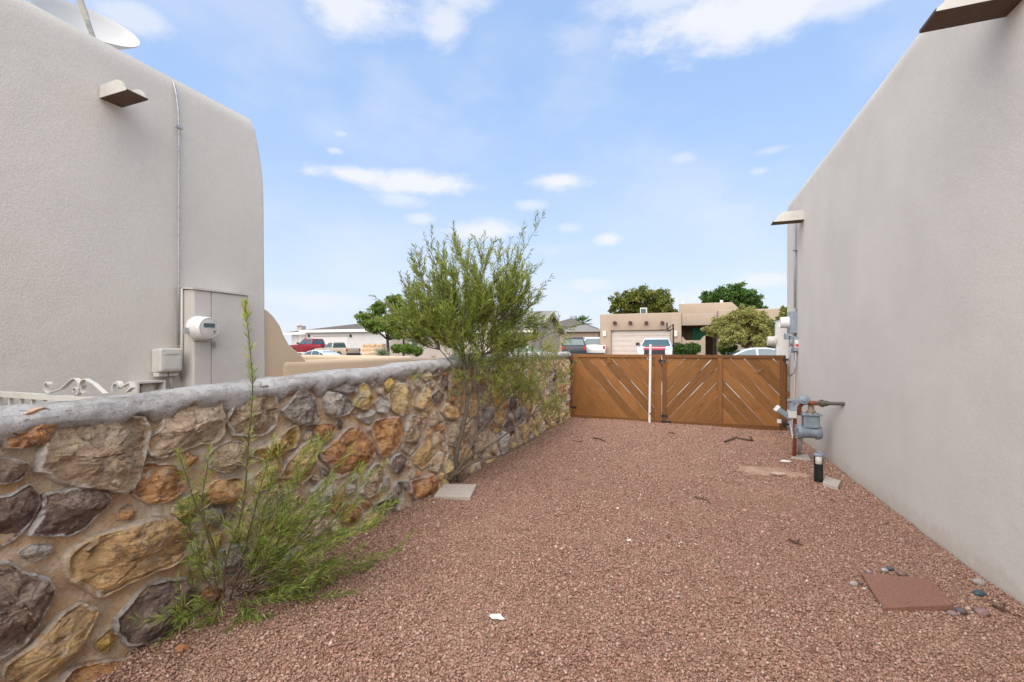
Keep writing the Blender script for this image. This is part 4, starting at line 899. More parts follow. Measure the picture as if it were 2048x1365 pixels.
def leafed(pts,dens,L,Wd,ang,f0=0,f1=1,droop=.2,val=(.2,.8),tipup=0):
    """leaves along a curve; dens per metre; returns V, v"""
    tot=sum((pts[i+1]-pts[i]).length for i in range(len(pts)-1)); n=max(3,int(tot*(f1-f0)*dens))
    Ps=[];Ds=[]
    for i in range(n):
        f=f0+(f1-f0)*(i+R.random()*.8)/n; f=min(f,.999); k=int(f*(len(pts)-1)); a,b=pts[k],pts[min(k+1,len(pts)-1)]; fr=f*(len(pts)-1)-k
        p=a.lerp(b,fr); t=(b-a).normalized() if (b-a).length>1e-6 else Vector((0,0,1)); o=t.orthogonal().normalized(); o.rotate(Matrix.Rotation(R.uniform(0,6.283),3,t))
        an=math.radians(R.gauss(*ang)); d=t*math.cos(an)+o*math.sin(an); Ps.append(p); Ds.append(d)
    P=np.array([tuple(p) for p in Ps]); D=np.array([tuple(d) for d in Ds]); D/=np.linalg.norm(D,axis=1,keepdims=True)
    Ln=NR.uniform(L[0],L[1],n); W=NR.uniform(Wd[0],Wd[1],n)
    return leaves(P,D,Ln,W,droop), np.clip(NR.uniform(val[0],val[1],n)+ (NR.random(n)>.96)*.4,0,1)
# --- large willow-like bush against the wall
def big_bush():
    base=pz(903,968,.02); base.x=max(base.x,-2.2)
    t=thing('desert_willow_bush',base,'tall airy green bush with narrow leaves growing over the middle of the stone wall','bush')
    Z0=4.72; VS=[];vv=[]
    trunk=[base-Vector((0,0,.05)),pZ(912,920,Z0+.05),pZ(925,860,Z0+.1),pZ(935,800,Z0+.13),pZ(930,745,Z0+.15),pZ(925,705,Z0+.15),pZ(915,660,Z0+.15)]
    tr=curve(trunk,20); m=MB(); m.tube(tr,[.030-.018*i/19 for i in range(20)],10); m.build('trunk',M['bark'],t,smooth=True)
    stems=[[pZ(905,955,Z0),pZ(940,900,Z0+.1),pZ(955,840,Z0+.2),pZ(958,770,Z0+.25),pZ(965,710,Z0+.3),pZ(985,650,Z0+.3)],
           [pZ(935,800,Z0+.13),pZ(950,750,Z0+.15),pZ(960,700,Z0+.2),pZ(1000,640,Z0+.2)],
           [pZ(900,960,Z0),pZ(945,925,Z0+.1),pX(1000,912,-1.9),pX(1050,888,-1.9),pX(1100,858,-1.92)],
           [pZ(900,955,Z0),pZ(940,915,Z0+.2),pX(990,885,-1.95),pX(1050,840,-1.95),pX(1110,800,-1.98)],
           [pZ(955,870,Z0+.15),pX(985,830,-2.0),pX(1020,790,-1.95),pX(1060,765,-1.9)],
           [pZ(932,850,Z0+.1),pX(960,820,-2.02),pX(1000,790,-1.95),pX(1030,770,-1.9),pX(1075,720,-1.9)],
           [pZ(935,790,Z0+.1),pZ(915,745,Z0+.1),pZ(880,700,Z0+.05),pZ(850,672,Z0)]]
    for i,s in enumerate(stems):
        c=curve(s,18); m=MB(); r0=.014 if i in (0,2,3) else .010; m.tube(c,[r0*(1-.7*k/17) for k in range(18)],8); m.build('branch',M['bark'],t,smooth=True)
    tips=[(1090,425,.45),(1047,450,.3),(1020,478,.1),(1103,553,.5),(1088,592,.4),(1000,492,-.1),(985,480,.2),(962,474,-.3),(940,480,0),(915,476,.2),(893,468,-.2),(872,484,.2),(848,470,0),
          (833,508,-.2),(815,522,.2),(803,568,0),(796,600,-.2),(745,590,-.35),(728,625,-.3),(1062,500,.3),(1078,532,.4),(1052,620,.3),(1100,650,.6),(1085,672,.7),(880,525,-.4),(930,520,-.5),(1000,540,-.4),
          (860,575,.3),(812,545,0),(822,590,.1),(850,600,.2),(870,545,.1),(780,610,-.2),(835,650,0),(900,560,.3),(955,545,.4),(1020,570,.3),(840,630,-.2),(870,650,.1),(1040,660,.2),(1128,655,.9),(1150,660,1.2),(780,640,-.3),(975,600,-.4),(925,600,.4),(1060,570,-.1),(890,600,-.4),(1010,620,.4),(850,540,.2),(1035,520,-.1),(905,500,.4),(970,510,.3),(825,560,.3)]
    tw=MB(); roots=[(925,705),(920,680),(935,745),(985,650),(965,710),(930,660),(915,660)]
    for (x,y,dz) in tips:
        rx,ry=roots[R.randrange(len(roots))]
        if x>1010: rx,ry=R.choice(((985,650),(965,710),(1000,640)))
        if x<860: rx,ry=R.choice(((915,660),(880,700),(925,705)))
        a=pZ(rx,ry,Z0+.2); b=pZ(x,y,Z0+.2+dz); mid=a.lerp(b,.5)+Vector((R.uniform(-.05,.05),R.uniform(-.08,.08),-.03+R.uniform(-.04,.08)))
        out=a.lerp(b,.25)+Vector((R.uniform(-.05,.05),R.uniform(-.05,.05),-.02)); c=curve([a,out,mid,b],16); c=c[:-1]+[b]
        r0=.0065; m=MB(); m.tube(c,[r0*(1-.8*k/15) for k in range(16)],6)
        m.build('branch',M['bark'],t,smooth=True)
        bold=(x,y) in ((1090,425),(1047,450),(1103,553))
        v,q=leafed(c,70 if bold else 95,(.06,.105) if bold else (.04,.08),(.009,.014) if bold else (.006,.010),(42,12),.2,1,.15,(.0,.55) if x>1010 else (.1,.75)); VS.append(v);vv.append(q)
        nt_=R.randint(18,24) if not bold else 8
        for j in range(nt_):
            f=R.uniform(.15,.93); p=c[int(f*15)]; d=(c[min(15,int(f*15)+1)]-c[int(f*15)-1]).normalized(); o=d.orthogonal().normalized(); o.rotate(Matrix.Rotation(R.uniform(0,6.28),3,d))
            dd=(d*.8+o*.45+Vector((0,0,.45))).normalized(); ln=R.uniform(.10,.30)*(1.2-f*.4); c2=[p,p+dd*ln*.5+Vector((0,0,.01)),p+dd*ln+Vector((0,0,.035))]
            tw.tube(c2,[.0022,.0016,.0007],4,False)
            v,q=leafed(curve(c2,6),150,(.045,.09),(.006,.011),(30,12),.1,1,.15,(.05,.9)); VS.append(v);vv.append(q)
    # side foliage trailing along the wall
    for k in range(110):
        x=R.uniform(985,1135); top=700+ (x-985)*.02; y=R.uniform(top-25,top+min(135,30+(x-985)*1.1)); X=-1.95+R.uniform(-.05,.12)
        if x<1040: y=R.uniform(690,790)
        p=pX(x,y,X); d=Vector((R.uniform(-.5,.5),R.uniform(-.6,.8),R.uniform(.1,1))).normalized(); ln=R.uniform(.2,.5); c2=curve([p-d*ln*.5,p+Vector((R.uniform(-.03,.03),0,.02)),p+d*ln*.5],8)
        tw.tube(c2,[.003,.003,.0028,.0025,.002,.0018,.0015,.001],4,False)
        v,q=leafed(c2,140,(.03,.065),(.005,.008),(38,14),.05,1,.2,(.25,.95)); VS.append(v);vv.append(q)
        for j in range(3):
            f=R.randint(1,6); dd=(d+Vector((R.uniform(-.8,.8),R.uniform(-.8,.8),R.uniform(-.2,.8)))).normalized(); c3=[c2[f],c2[f]+dd*.1,c2[f]+dd*.2+Vector((0,0,.02))]; tw.tube(c3,[.002,.0015,.0007],4,False)
            v,q=leafed(curve(c3,5),140,(.03,.06),(.005,.008),(40,14),.05,1,.2,(.25,.95)); VS.append(v);vv.append(q)
    for k in range(60):
        x=R.uniform(895,1010); y=R.uniform(650,800); p=pZ(x,y,Z0+.1+R.uniform(-.15,.2)); d=Vector((R.uniform(-.6,.6),R.uniform(-.6,.6),R.uniform(.2,1))).normalized(); c2=curve([p,p+d*.1,p+d*.24],6)
        tw.tube(c2,.0015,4,False); v,q=leafed(c2,160,(.03,.07),(.006,.009),(40,14),.05,1,.2,(.1,.8)); VS.append(v);vv.append(q)
    # little tuft on the cap
    for k in range(10):
        p=pX(R.uniform(818,840),R.uniform(756,764),-2.27); d=Vector((.3,R.uniform(-.8,.8),R.uniform(-.2,.8))).normalized(); c2=curve([p,p+d*.06,p+d*.12],5); v,q=leafed(c2,140,(.02,.04),(.003,.005),(45,14),0,1,.2,(.3,.9)); VS.append(v);vv.append(q)
    o=tw.build('twigs',M['twig'],t); o['kind']='stuff'
    leaf_obj('foliage',VS,M['leaf_bush'],t,vv)
big_bush()
def low_plant():
    base=pz(455,1195,.06); base.x=max(base.x,-2.28)
    t=thing('feathery_shrub',base,'bright green feathery shrub with one tall thin stem at the near stone wall foot','shrub')
    VS=[];vv=[]; Z=2.36
    def dz(x): return Z+ (x-455)/350*.62 if x>455 else Z-(455-x)*.0014
    def P(x,y,e=0): return pZ(x,y,dz(x)+e)
    main=[[(448,1195),(452,1120),(480,1040),(492,960),(497,880),(505,790),(502,720),(496,660),(489,608)],
          [(440,1195),(428,1150),(428,1095),(410,1050),(388,1000),(372,950),(356,905)],[(428,1110),(412,1060),(405,1000),(412,950),(420,900)],
          [(460,1200),(485,1110),(505,1040),(525,960),(548,880)],[(430,1150),(470,1140),(500,1160)]]
    for i,s in enumerate(main):
        c=curve([P(*q) for q in s],26); m=MB(); m.tube(c,[.0055*(1-.75*k/25) for k in range(26)],7); m.build('stem',M['twig'],t,smooth=True)
        if i==0:
            v,q=leafed(c,130,(.04,.07),(.005,.008),(35,10),.5,.72,.1,(.3,.9)); VS.append(v);vv.append(q)
            v,q=leafed(c,120,(.035,.07),(.006,.009),(38,10),.66,.9,.1,(.5,.95)); VS.append(v);vv.append(q)
            v,q=leafed(c,300,(.04,.07),(.007,.010),(25,9),.9,1,.05,(.7,.98)); VS.append(v);vv.append(q)
            v,q=leafed(c,300,(.04,.08),(.003,.005),(50,14),.1,.52,.2,(.4,1)); VS.append(v);vv.append(q)
        elif i<4:
            v,q=leafed(c,300,(.04,.075),(.003,.005),(45,14),.25,.9,.15,(.25,.9)); VS.append(v);vv.append(q)
            v,q=leafed(c,420,(.03,.06),(.003,.005),(30,10),.88,1,.05,(.6,.95)); VS.append(v);vv.append(q)
    tips=[(640,880),(700,900),(742,945),(795,1000),(800,1100),(690,1060),(600,945),(585,1000),(620,1010),(665,955),(765,1115),(705,1200),(665,1225),(590,1255),(480,1245),(325,1232),(315,1270),(385,1178),(360,1215),
          (720,1000),(750,1050),(730,1090),(560,1040),(640,1080),(680,1120),(620,1160),(540,1180),(520,1230),(430,1240),(400,1120),(350,1000),(560,900),(690,990),(770,1010),(720,930),(610,900),(520,1000),(560,1100),(460,1050),(650,1010),(580,1150),(740,1150)]
    tw=MB()
    for (x,y) in tips:
        bx,by=(470+R.uniform(-20,40),1190+R.uniform(-25,10)); e=R.uniform(-.18,.12)
        if x<420: bx,by=430,1190
        a=P(bx,by,R.uniform(-.05,.05)); b=P(x,y,e); 
        if b.z<.06: b.z=.06+R.random()*.03
        md=a.lerp(b,.5)+Vector((R.uniform(-.02,.04),R.uniform(-.03,.03),R.uniform(-.06,.02))); c=curve([a,md,b],14)
        for p in c:
            if p.x<xw(p.y)+.06: p.x=xw(p.y)+.06+R.random()*.02
        tw.tube(c,[.0035*(1-.75*k/13) for k in range(14)],5,False)
        v,q=leafed(c,240,(.035,.07),(.0028,.005),(36,14),.22,1,.12,(.15,.9)); VS.append(v);vv.append(q)
        for j in range(4):
            f=R.randint(3,12); d=(c[f+1]-c[f-1]).normalized(); o=d.orthogonal().normalized(); o.rotate(Matrix.Rotation(R.uniform(0,6.28),3,d)); dd=(d+o*.55+Vector((0,0,.15))).normalized(); ln=R.uniform(.07,.17)
            c2=curve([c[f],c[f]+dd*ln*.5,c[f]+dd*ln+Vector((0,0,.01))],5)
            for p in c2:
                if p.x<xw(p.y)+.05: p.x=xw(p.y)+.05
            tw.tube(c2,[.0015]*4+[.0006],4,False); v,q=leafed(c2,300,(.03,.06),(.0026,.0046),(38,14),.05,1,.12,(.1,.95)); VS.append(v);vv.append(q)
    o=tw.build('twigs',M['twig'],t); o['kind']='stuff'
    leaf_obj('foliage',VS,M['leaf_low'],t,vv)
low_plant()
def litter():
    n=1500; Y=NR.uniform(1.4,9.3,n); off=np.abs(NR.normal(0,.16,n)); X=xw(0)+WB*Y+.05+off; k=(X<-1.6); X,Y=X[k],Y[k]
    e=NR.normal([[-1.9,2.3]],[[.28,.3]],(260,2)); e=e[e[:,0]>xw(2)+.06]; X=np.concatenate([X,e[:,0]]); Y=np.concatenate([Y,e[:,1]]); n=len(X)
    P=np.stack([X,Y,[g(a,b)+.014+.01*R.random() for a,b in zip(X,Y)]],1); D=NR.normal(size=(n,3)); D[:,2]=np.abs(D[:,2])*.2; D/=np.linalg.norm(D,axis=1,keepdims=True)
    V=leaves(P,D,NR.uniform(.02,.055,n),NR.uniform(.003,.009,n),.1); lm=leaf_mat('dry_leaf',[(0,(.05,.035,.025)),(.5,(.20,.12,.06)),(.85,(.34,.24,.13)),(1,(.48,.40,.28))],.1,.8)
    o=npmesh('leaf_litter',V.reshape(-1,3),np.arange(n*4).reshape(-1,4),4,lm,{'v':np.repeat(NR.random(n),4)}); tag(o,'dry fallen leaves and bits scattered along the foot of the stone wall','leaf litter',kind='stuff')
litter()
# ---------------------------------------------------------------- far trees
def tree(name,label,base,trunk_h,r0,blobs,n,L,mat,cat='tree',limbs=True,group=None):
    t=thing(name,base,label,cat,group); b=Vector(base)
    m=MB(); fork=b+Vector((0,0,trunk_h)); m.tube([b-Vector((0,0,.2)),b+Vector((.05,0,trunk_h*.5)),fork],[r0,r0*.8,r0*.65],9)
    m.build('trunk',M['bark_dark'],t,smooth=True)
    if limbs:
        m=MB()
        for (c,r) in blobs:
            c=Vector(c); md=fork.lerp(c,.5)+Vector((0,0,-.1*r)); m.tube([fork-Vector((0,0,.1)),md,c],[r0*.4,r0*.25,r0*.1],6)
            for k in range(4): m.tube([md,c+Vector((R.uniform(-r,r),R.uniform(-r,r),R.uniform(-.3,.9)*r))*.9+md*0],[r0*.15,r0*.04],4)
        m.build('limbs',M['bark_dark'],t,smooth=True)
    P=[];D=[];vals=[]; tot=sum(r**2 for c,r in blobs)
    for (c,r) in blobs:
        k=max(9,int(130*r*r/tot*3.2)) 
        for _ in range(k):
            u=Vector((R.gauss(0,1),R.gauss(0,1),R.gauss(0,1))).normalized()*r*R.uniform(.35,1.02); u.z*=.78; cc=Vector(c)+u; rr=r*R.uniform(.16,.36); q=max(6,int(n*1.5/(130*3.2)*R.uniform(.5,1.5))); sh=R.uniform(-.22,.22)
            pp=NR.normal(size=(q,3)); pp/=np.linalg.norm(pp,axis=1,keepdims=True); pp*=rr*NR.random((q,1))**.45; pp[:,2]*=.75
            P.append(pp+np.array(cc)); dd=NR.normal(size=(q,3)); dd[:,2]-=.2; D.append(dd/np.linalg.norm(dd,axis=1,keepdims=True)); vals.append(np.clip(.45+sh+NR.normal(0,.16,q),0,1))
    P=np.concatenate(P); D=np.concatenate(D); q=len(P)
    V=leaves(P,D,NR.uniform(L[0],L[1],q),NR.uniform(L[0],L[1],q)*.6,.1)
    o=leaf_obj('crown',[V],mat,t,[np.concatenate(vals)],kind=None); return t
def blobpx(lst,Y,dy=1.0):
    o=[]
    for (x,y,r) in lst:
        Yq=Y+R.uniform(-dy,dy); p=pY(x,y,Yq); Z=-ST*p.x+CT*p.y; o.append((tuple(p),r/F*Z))
    return o
def gp2(x,Y): p=pY(x,700,Y); return (p.x,Y,terr(p.x,Y))
tree('shade_tree','bright green spreading tree with a dark forked trunk beside the white house',gp2(775,30),1.7,.16,blobpx([(735,640,20),(760,620,24),(790,605,22),(810,630,28),(775,650,24),(830,650,24),(745,655,18),(800,665,20),(850,640,20),(722,632,10),(860,665,18)],30),15000,(.10,.2),M['leaf_tree'])
tree('shade_tree','broad tree turning yellow and rust behind the four-beam garage',gp2(1282,52),3,.25,blobpx([(1240,603,22),(1265,592,20),(1290,590,22),(1318,592,20),(1330,610,18),(1255,618,24),(1290,615,26),(1318,622,20),(1228,622,12),(1345,625,12)],52),17000,(.14,.28),M['leaf_autumn'])
tree('shade_tree','dense deep green tree behind the upper roof of the tan house',gp2(1470,56),3,.28,blobpx([(1425,595,20),(1450,588,22),(1477,580,18),(1478,600,24),(1500,596,20),(1512,612,18),(1450,612,24),(1485,620,24),(1415,605,12)],56),20000,(.15,.3),M['leaf_dark'])
tree('olive_tree','rounded yellow-green feathery tree in front of the tan house',gp2(1492,31),1.2,.13,blobpx([(1450,650,24),(1480,640,28),(1510,640,28),(1535,655,24),(1435,665,20),(1465,670,26),(1500,672,28),(1530,680,22),(1490,622,16),(1420,660,14),(1545,668,18),(1448,682,16)],31),40000,(.07,.16),M['leaf_olive'])
tree('roadside_shrub','tall thin olive shrub at the corner of the right house',gp2(1572,26),1,.08,blobpx([(1562,650,16),(1575,635,18),(1568,670,20),(1580,655,20),(1572,620,9)],26,.4),7000,(.07,.15),M['leaf_autumn'],'shrub')
# hedge bushes
for (x0,y0,r,Y,lab) in ((1357,699,13,33,'dark green rounded hedge bush left of the tan house doorway'),(1382,698,14,33,'dark green rounded hedge bush under the porch half wall'),(1455,697,13,33,'dark green rounded bush behind the silver car'),(1545,700,16,32,'dark green bush at the right of the silver car')):
    tree('hedge_bush',lab,gp2(x0,Y),.3,.05,blobpx([(x0-r*.6,y0,r*.8),(x0+r*.6,y0-1,r*.8),(x0,y0-4,r*.8),(x0,y0+8,r)],Y,.3),7000,(.07,.13),M['leaf_dark'],'bush',False,'hedge bushes before the tan house')
tree('hedge_bush','low mid green bush to the right of the agave by the stone planter',gp2(815,27),.3,.05,blobpx([(795,697,12),(815,698,14),(835,702,12)],27,.3),6000,(.07,.13),M['leaf_tree'],'bush',False)
def rosette(name,label,x,Y,ztop,n,Ln,w,mat,cat='plant'):
    b=Vector(gp2(x,Y)); t=thing(name,b,label,cat); m=MB(); m.tube([b-Vector((0,0,.1)),b+Vector((0,0,ztop*.35))],[.12,.1],8); m.build('stem',M['bark'],t)
    c=b+Vector((0,0,ztop*.35)); m=MB(); vals=[]
    for i in range(n):
        el=R.uniform(.1,1.45); az_=R.uniform(0,6.28); d=Vector((math.cos(az_)*math.cos(el),math.sin(az_)*math.cos(el),math.sin(el))); s=d.cross(Vector((0,0,1))).normalized(); l=Ln*R.uniform(.8,1.1)
        a=c; mid=c+d*l*.5; tip=c+d*l-Vector((0,0,l*.12)); m.add([a-s*w*.5,a+s*w*.5,mid+s*w*.6+Vector((0,0,-.01)),tip,mid-s*w*.6+Vector((0,0,-.01)),mid+Vector((0,0,.03))],[(0,1,2,5),(0,5,4),(5,2,3),(5,3,4)]); vals+=[R.random()]*6
    m.build('blade_cluster',mat,t,attr={'v':vals}); return t
rosette('yucca_plant','spiky grey-green yucca clump by the stone planter',765,28,1.0,90,.95,.05,M['agave'])
def palm():
    Y=62; b=Vector(gp2(1167,Y)); top=pY(1167,648,Y); t=thing('palm_tree',b,'small fan palm standing behind the distant brown roofs','palm'); m=MB(); m.tube([b,top],[.3,.22],8); m.build('trunk',M['bark'],t)
    for i in range(16):
        az_=i*2.4; el=R.uniform(-.2,1.4); d=Vector((math.cos(az_)*math.cos(el),math.sin(az_)*math.cos(el),math.sin(el))); s=d.cross(Vector((0,0,1))).normalized(); m=MB(); c=top+d*.6; m.tube([top,c],.03,4)
        for k in range(9):
            an=(k-4)*.26; dd=(d*math.cos(an)+s*math.sin(an)).normalized(); l=.95; w=dd.cross(Vector((0,0,1))); w=w.normalized()*.07 if w.length>.01 else Vector((.07,0,0)); m.add([c,c+dd*l*.5+w,c+dd*l-Vector((0,0,.15)),c+dd*l*.5-w],[(0,1,2,3)])
        m.build('frond',M['leaf_dark'],t,attr={'v':[.3+.5*R.random()]*len(m.v)})
palm()
# ---------------------------------------------------------------- houses across the street
def bxp(par,name,x0,x1,y0,y1,z0,z1,mat,bevel=.0,seg=3):
    m=MB(); m.box((x0,y0,z0),(x1,y1,z1)); return m.build(name,mat,par,bevel=bevel,seg=seg,smooth='auto' if bevel else False)
def tan_house():
    Y=36; X=lambda x:pY(x,650,Y).x; Zp=lambda x,y:pY(x,y,Y).z; zg=.4
    h=thing('adobe_house',(X(1280),Y,zg),'tan flat-roofed adobe style house with four beam ends over its garage across the street','house')
    xl,xr=X(1200),X(1363); zt=Zp(1280,627); gx0,gx1=X(1222),X(1341); gz=Zp(1280,661)
    bxp(h,'wall',xl,gx0,Y,Y+9,zg,zt,M['tan2'],.07); bxp(h,'wall',gx1,xr,Y,Y+9,zg,zt-.003,M['tan2'],.07); bxp(h,'wall',gx0-.06,gx1+.06,Y+.004,Y+9,gz,zt-.006,M['tan2'],.05)
    gd=bxp(h,'garage_door',gx0,gx1,Y+.25,Y+.3,zg,gz,simple('garage_door_paint',(.45,.395,.35),.6,0,.3,.04,2)); 
    nrow=6; pw=(gx1-gx0)/8
    for r_ in range(nrow):
        za=zg+.03+(gz-zg-.05)*r_/nrow; zb=zg+(gz-zg-.05)*(r_+1)/nrow
        m=MB(); m.box((gx0+.01,Y+.225,za),(gx1-.01,Y+.249,zb-.025)); p=m.build('door_panel',gd.data.materials[0],gd,bevel=.01)
    for x in (1230,1261,1293,1325):
        c=pY(x,646.5,Y); m=MB(); m.lathe([(.14,-.1),(.14,.3),(.13,.32)],c,(0,-1,0),12); m.build('beam_end',simple('dark_beam',(.06,.03,.02),.8),h,smooth='auto')
    for x,y in ((1209,668),(1351,668)):
        c=pY(x,y,Y); m=MB(); m.box((c.x-.14,Y-.12,c.z-.22),(c.x+.14,Y+.0,c.z+.22)); m.build('wall_lamp',M['cream'],h,bevel=.04)
    # porch
    zb0,zb1=Zp(1400,651),Zp(1400,627.5); px1=X(1436)
    bxp(h,'porch_beam',xr+.002,px1,Y+.1,Y+.5,zb0,zb1,M['tan2'],.05)
    bxp(h,'wall',xr+.002,px1,Y+3.4,Y+3.6,zg,zb1-.01,M['tan2']); bxp(h,'roof',xr+.002,px1,Y+.5,Y+3.4,zb1-.25,zb1-.15,M['tan2'])
    q=[(1363,674),(1366,674),(1368,678),(1372,681),(1400,681),(1404,677),(1406,674),(1411,671)]
    poly=[(X(x),Y+.15,Zp(x,y)) for x,y in q]+[(X(1411),Y+.15,zg),(xr,Y+.15,zg)]; m=MB(); m.prism(poly,(0,.2,0)); m.build('half_wall',M['tan2'],h)
    bxp(h,'door',X(1414),X(1432),Y+3.3,Y+3.38,zg,2.6,simple('brown_door',(.10,.04,.03),.6))
    m=MB(); cx0,cx1=X(1385),X(1412); n=24
    vs=[];fs=[]
    for i in range(n+1):
        x=cx0+(cx1-cx0)*i/n; y=Y+1.0+.06*math.sin(i*1.6); vs+=[(x,y,zg+.4),(x,y,zb0-.15)]
    for i in range(n): fs.append((2*i,2*i+2,2*i+3,2*i+1))
    m.add(vs,fs); m.build('curtain',simple('green_cloth',(.01,.075,.035),.8),h)
    bxp(h,'wall',px1+.002,X(1600),Y-.3,Y+9,zg,Zp(1450,620.5),M['tan2'],.07)
    Yu=Y+2.5; a=pY(1358,608,Yu); b=pY(1464,608,Yu); m=MB(); m.prism([(a.x,Yu,zt-.3),(b.x+.6,Yu,zt-.3),(b.x+.55,Yu,pY(1470,619,Yu).z),(b.x,Yu,a.z),(a.x,Yu,a.z)],(0,5,0)); m.build('upper_wall',M['tan2'],h,bevel=.06,seg=3,smooth='auto')
    c=pY(1443,603,Y+5); m=MB(); m.tube([(c.x,Y+5,a.z-.1),(c.x,Y+5,pY(1443,601,Y+5).z)],.12,8); m.build('vent_pipe',M['white'],h)
    c=pY(1366,603,Y+5); m=MB(); m.tube([(c.x,Y+5,a.z-.1),(c.x,Y+5,c.z)],.05,6); m.build('vent_pipe',M['white'],h)
    Yk=Y+4; a=pY(1280,616,Yk); b=pY(1296,628,Yk); k=thing('rooftop_cooler',(a.x,Yk,b.z),'dark green-grey cooler unit on the roof over the four-beam garage','cooling unit')
    m=MB(); m.box((a.x,Yk,b.z-.2),(b.x-.1,Yk+.8,a.z)); m.build('housing',M['greyish'],k,bevel=.02)
    m=MB(); m.box((a.x+.07,Yk-.02,b.z-.1),(b.x-.18,Yk-.002,a.z-.08)); pn=m.build('louvre_panel',simple('louvre',(.07,.12,.11),.5),k)
    for j in range(6): zz=b.z+(a.z-.12-b.z)*j/6; m=MB(); m.box((a.x+.08,Yk-.04,zz),(b.x-.19,Yk-.021,zz+.03)); m.build('slat',pn.data.materials[0],pn)
tan_house()
def hiproof(par,x0,x1,y0,y1,z0,z1,ov,mat,ridge=None):
    x0-=ov;x1+=ov;y0-=ov;y1+=ov; w=(y1-y0)/2; a,b=(x0+w,x1-w) if x1-x0>2*w else ((x0+x1)/2-.1,(x0+x1)/2+.1); ym=(y0+y1)/2
    m=MB(); m.add([(x0,y0,z0),(x1,y0,z0),(x1,y1,z0),(x0,y1,z0),(a,ym,z1),(b,ym,z1)],[(0,1,5,4),(1,2,5),(2,3,4,5),(3,0,4),(0,3,2,1)]); return m.build('roof',mat,par)
def win(par,x0,x1,z0,z1,Y,mull=True):
    m=MB(); t=.07
    for a in ((x0-t,z0-t,x1+t,z0),(x0-t,z1,x1+t,z1+t),(x0-t,z0,x0,z1),(x1,z0,x1+t,z1)): m.box((a[0],Y-.05,a[1]),(a[2],Y+.02,a[3]))
    if mull: m.box((x0,Y-.04,(z0+z1)/2-.03),(x1,Y-.0,(z0+z1)/2+.03))
    f=m.build('window',M['white'],par); m=MB(); m.box((x0,Y-.02,z0),(x1,Y-.008,z1)); m.build('pane',M['glass'],f)
def white_house():
    Y=50; X=lambda x:pY(x,680,Y).x; Zp=lambda x,y:pY(x,y,Y).z; zg=.5
    h=thing('white_house',(X(680),Y,zg),'long white stucco house with brown hipped roof and garage across the street','house')
    ze=Zp(660,665); zt=Zp(660,660)
    bxp(h,'wall',X(613),X(800),Y,Y+10,zg,ze,M['white_st']); bxp(h,'eave_board',X(604),X(805),Y-.6,Y-.35,ze-.02,zt,M['white']); bxp(h,'soffit',X(604),X(805),Y-.35,Y+.0,ze-.02,ze+.04,M['white'])
    bxp(h,'wall',X(582),X(594),Y+1.5,Y+9,zg,ze-.2,M['white_st']); bxp(h,'wall',X(550),X(581),Y+3,Y+10,zg,ze,M['white_st']); bxp(h,'eave_board',X(545),X(606),Y+.9,Y+1.2,ze-.22,zt-.25,M['white'])
    m=MB(); xa_,xb2=X(594)+.0,X(613)-.0; zc=Zp(604,678); r=(xb2-xa_)/2; pts=[(xa_,ze-.2),(xa_,zc)]+[(xa_+r-r*math.cos(math.pi*k/10),zc+r*.62*math.sin(math.pi*k/10)) for k in range(1,10)]+[(xb2,zc),(xb2,ze-.2)]
    m.prism([(a,Y+1.5,b) for a,b in pts],(0,.3,0)); m.build('arch',M['white_st'],h)
    bxp(h,'porch_back_wall',X(594),X(613),Y+4,Y+4.2,zg,ze,M['mauve'])
    gd=bxp(h,'garage_door',X(629),X(695),Y-.03,Y-.004,zg,Zp(660,672.5),simple('far_garage_paint',(.60,.56,.52),.6,0,.3,.03,2)); bxp(h,'door_trim',X(628),X(696),Y-.09,Y-.031,Zp(660,673.5),Zp(660,672),simple('trim',(.35,.3,.27),.6))
    for x in (619,702):
        c=pY(x,672,Y); m=MB(); m.lathe([(.05,0),(.12,.05),(.12,.3),(.04,.42)],c-Vector((0,.15,.2)),(0,0,1),8); m.build('wall_lamp',M['dark'],h)
    win(h,X(567),X(571),Zp(570,690),Zp(570,671),Y+3); win(h,X(578)+.0,X(581)-.1,Zp(580,690),Zp(580,671),Y+2.99)
    win(h,X(793),X(799),Zp(795,700),Zp(795,676),Y)
    hiproof(h,X(606),X(735),Y,Y+12,zt-.1,Zp(640,643),.6,M['shingle']); hiproof(h,X(640),X(812),Y+3,Y+15,zt-.02,pY(720,634,Y+9).z,.6,M['shingle']); hiproof(h,X(540),X(640),Y+3,Y+12,zt-.25,Zp(600,650),.8,M['shingle'])
    m=MB(); c=pY(598,652,Y+9); m.box((c.x-.5,c.y,c.z-1),(c.x+.5,c.y+1,c.z+.0)); m.lathe([(.45,0),(.4,.15),(.1,.25)],c,(0,0,1),10); m.build('roof_vent',M['mauve'],h)
white_house()
pl=thing('stone_planter',gp2(745,33),'low rubble stone planter wall in front of the white house','wall')
q0,q1=pY(724,688,33),pY(765,688,33); 
m=MB(); m.box((q0.x,33,.2),(q1.x,33.5,q0.z)); m.build('core',M['mortar'],pl)
nx_=9
for i in range(nx_):
    for j in range(4):
        x=q0.x+(q1.x-q0.x)*(i+.5+(.25 if j%2 else -.1))/nx_; z=.45+(q0.z-.45)*(j+.5)/4; m=MB(); m.box((x-.07,32.93,z-.055),(x+.07,33.0,z+.055)); 
        m.build('stone',STM[R.choice(('rust','peach','grey','ochre'))],pl,bevel=.02,attr=None)
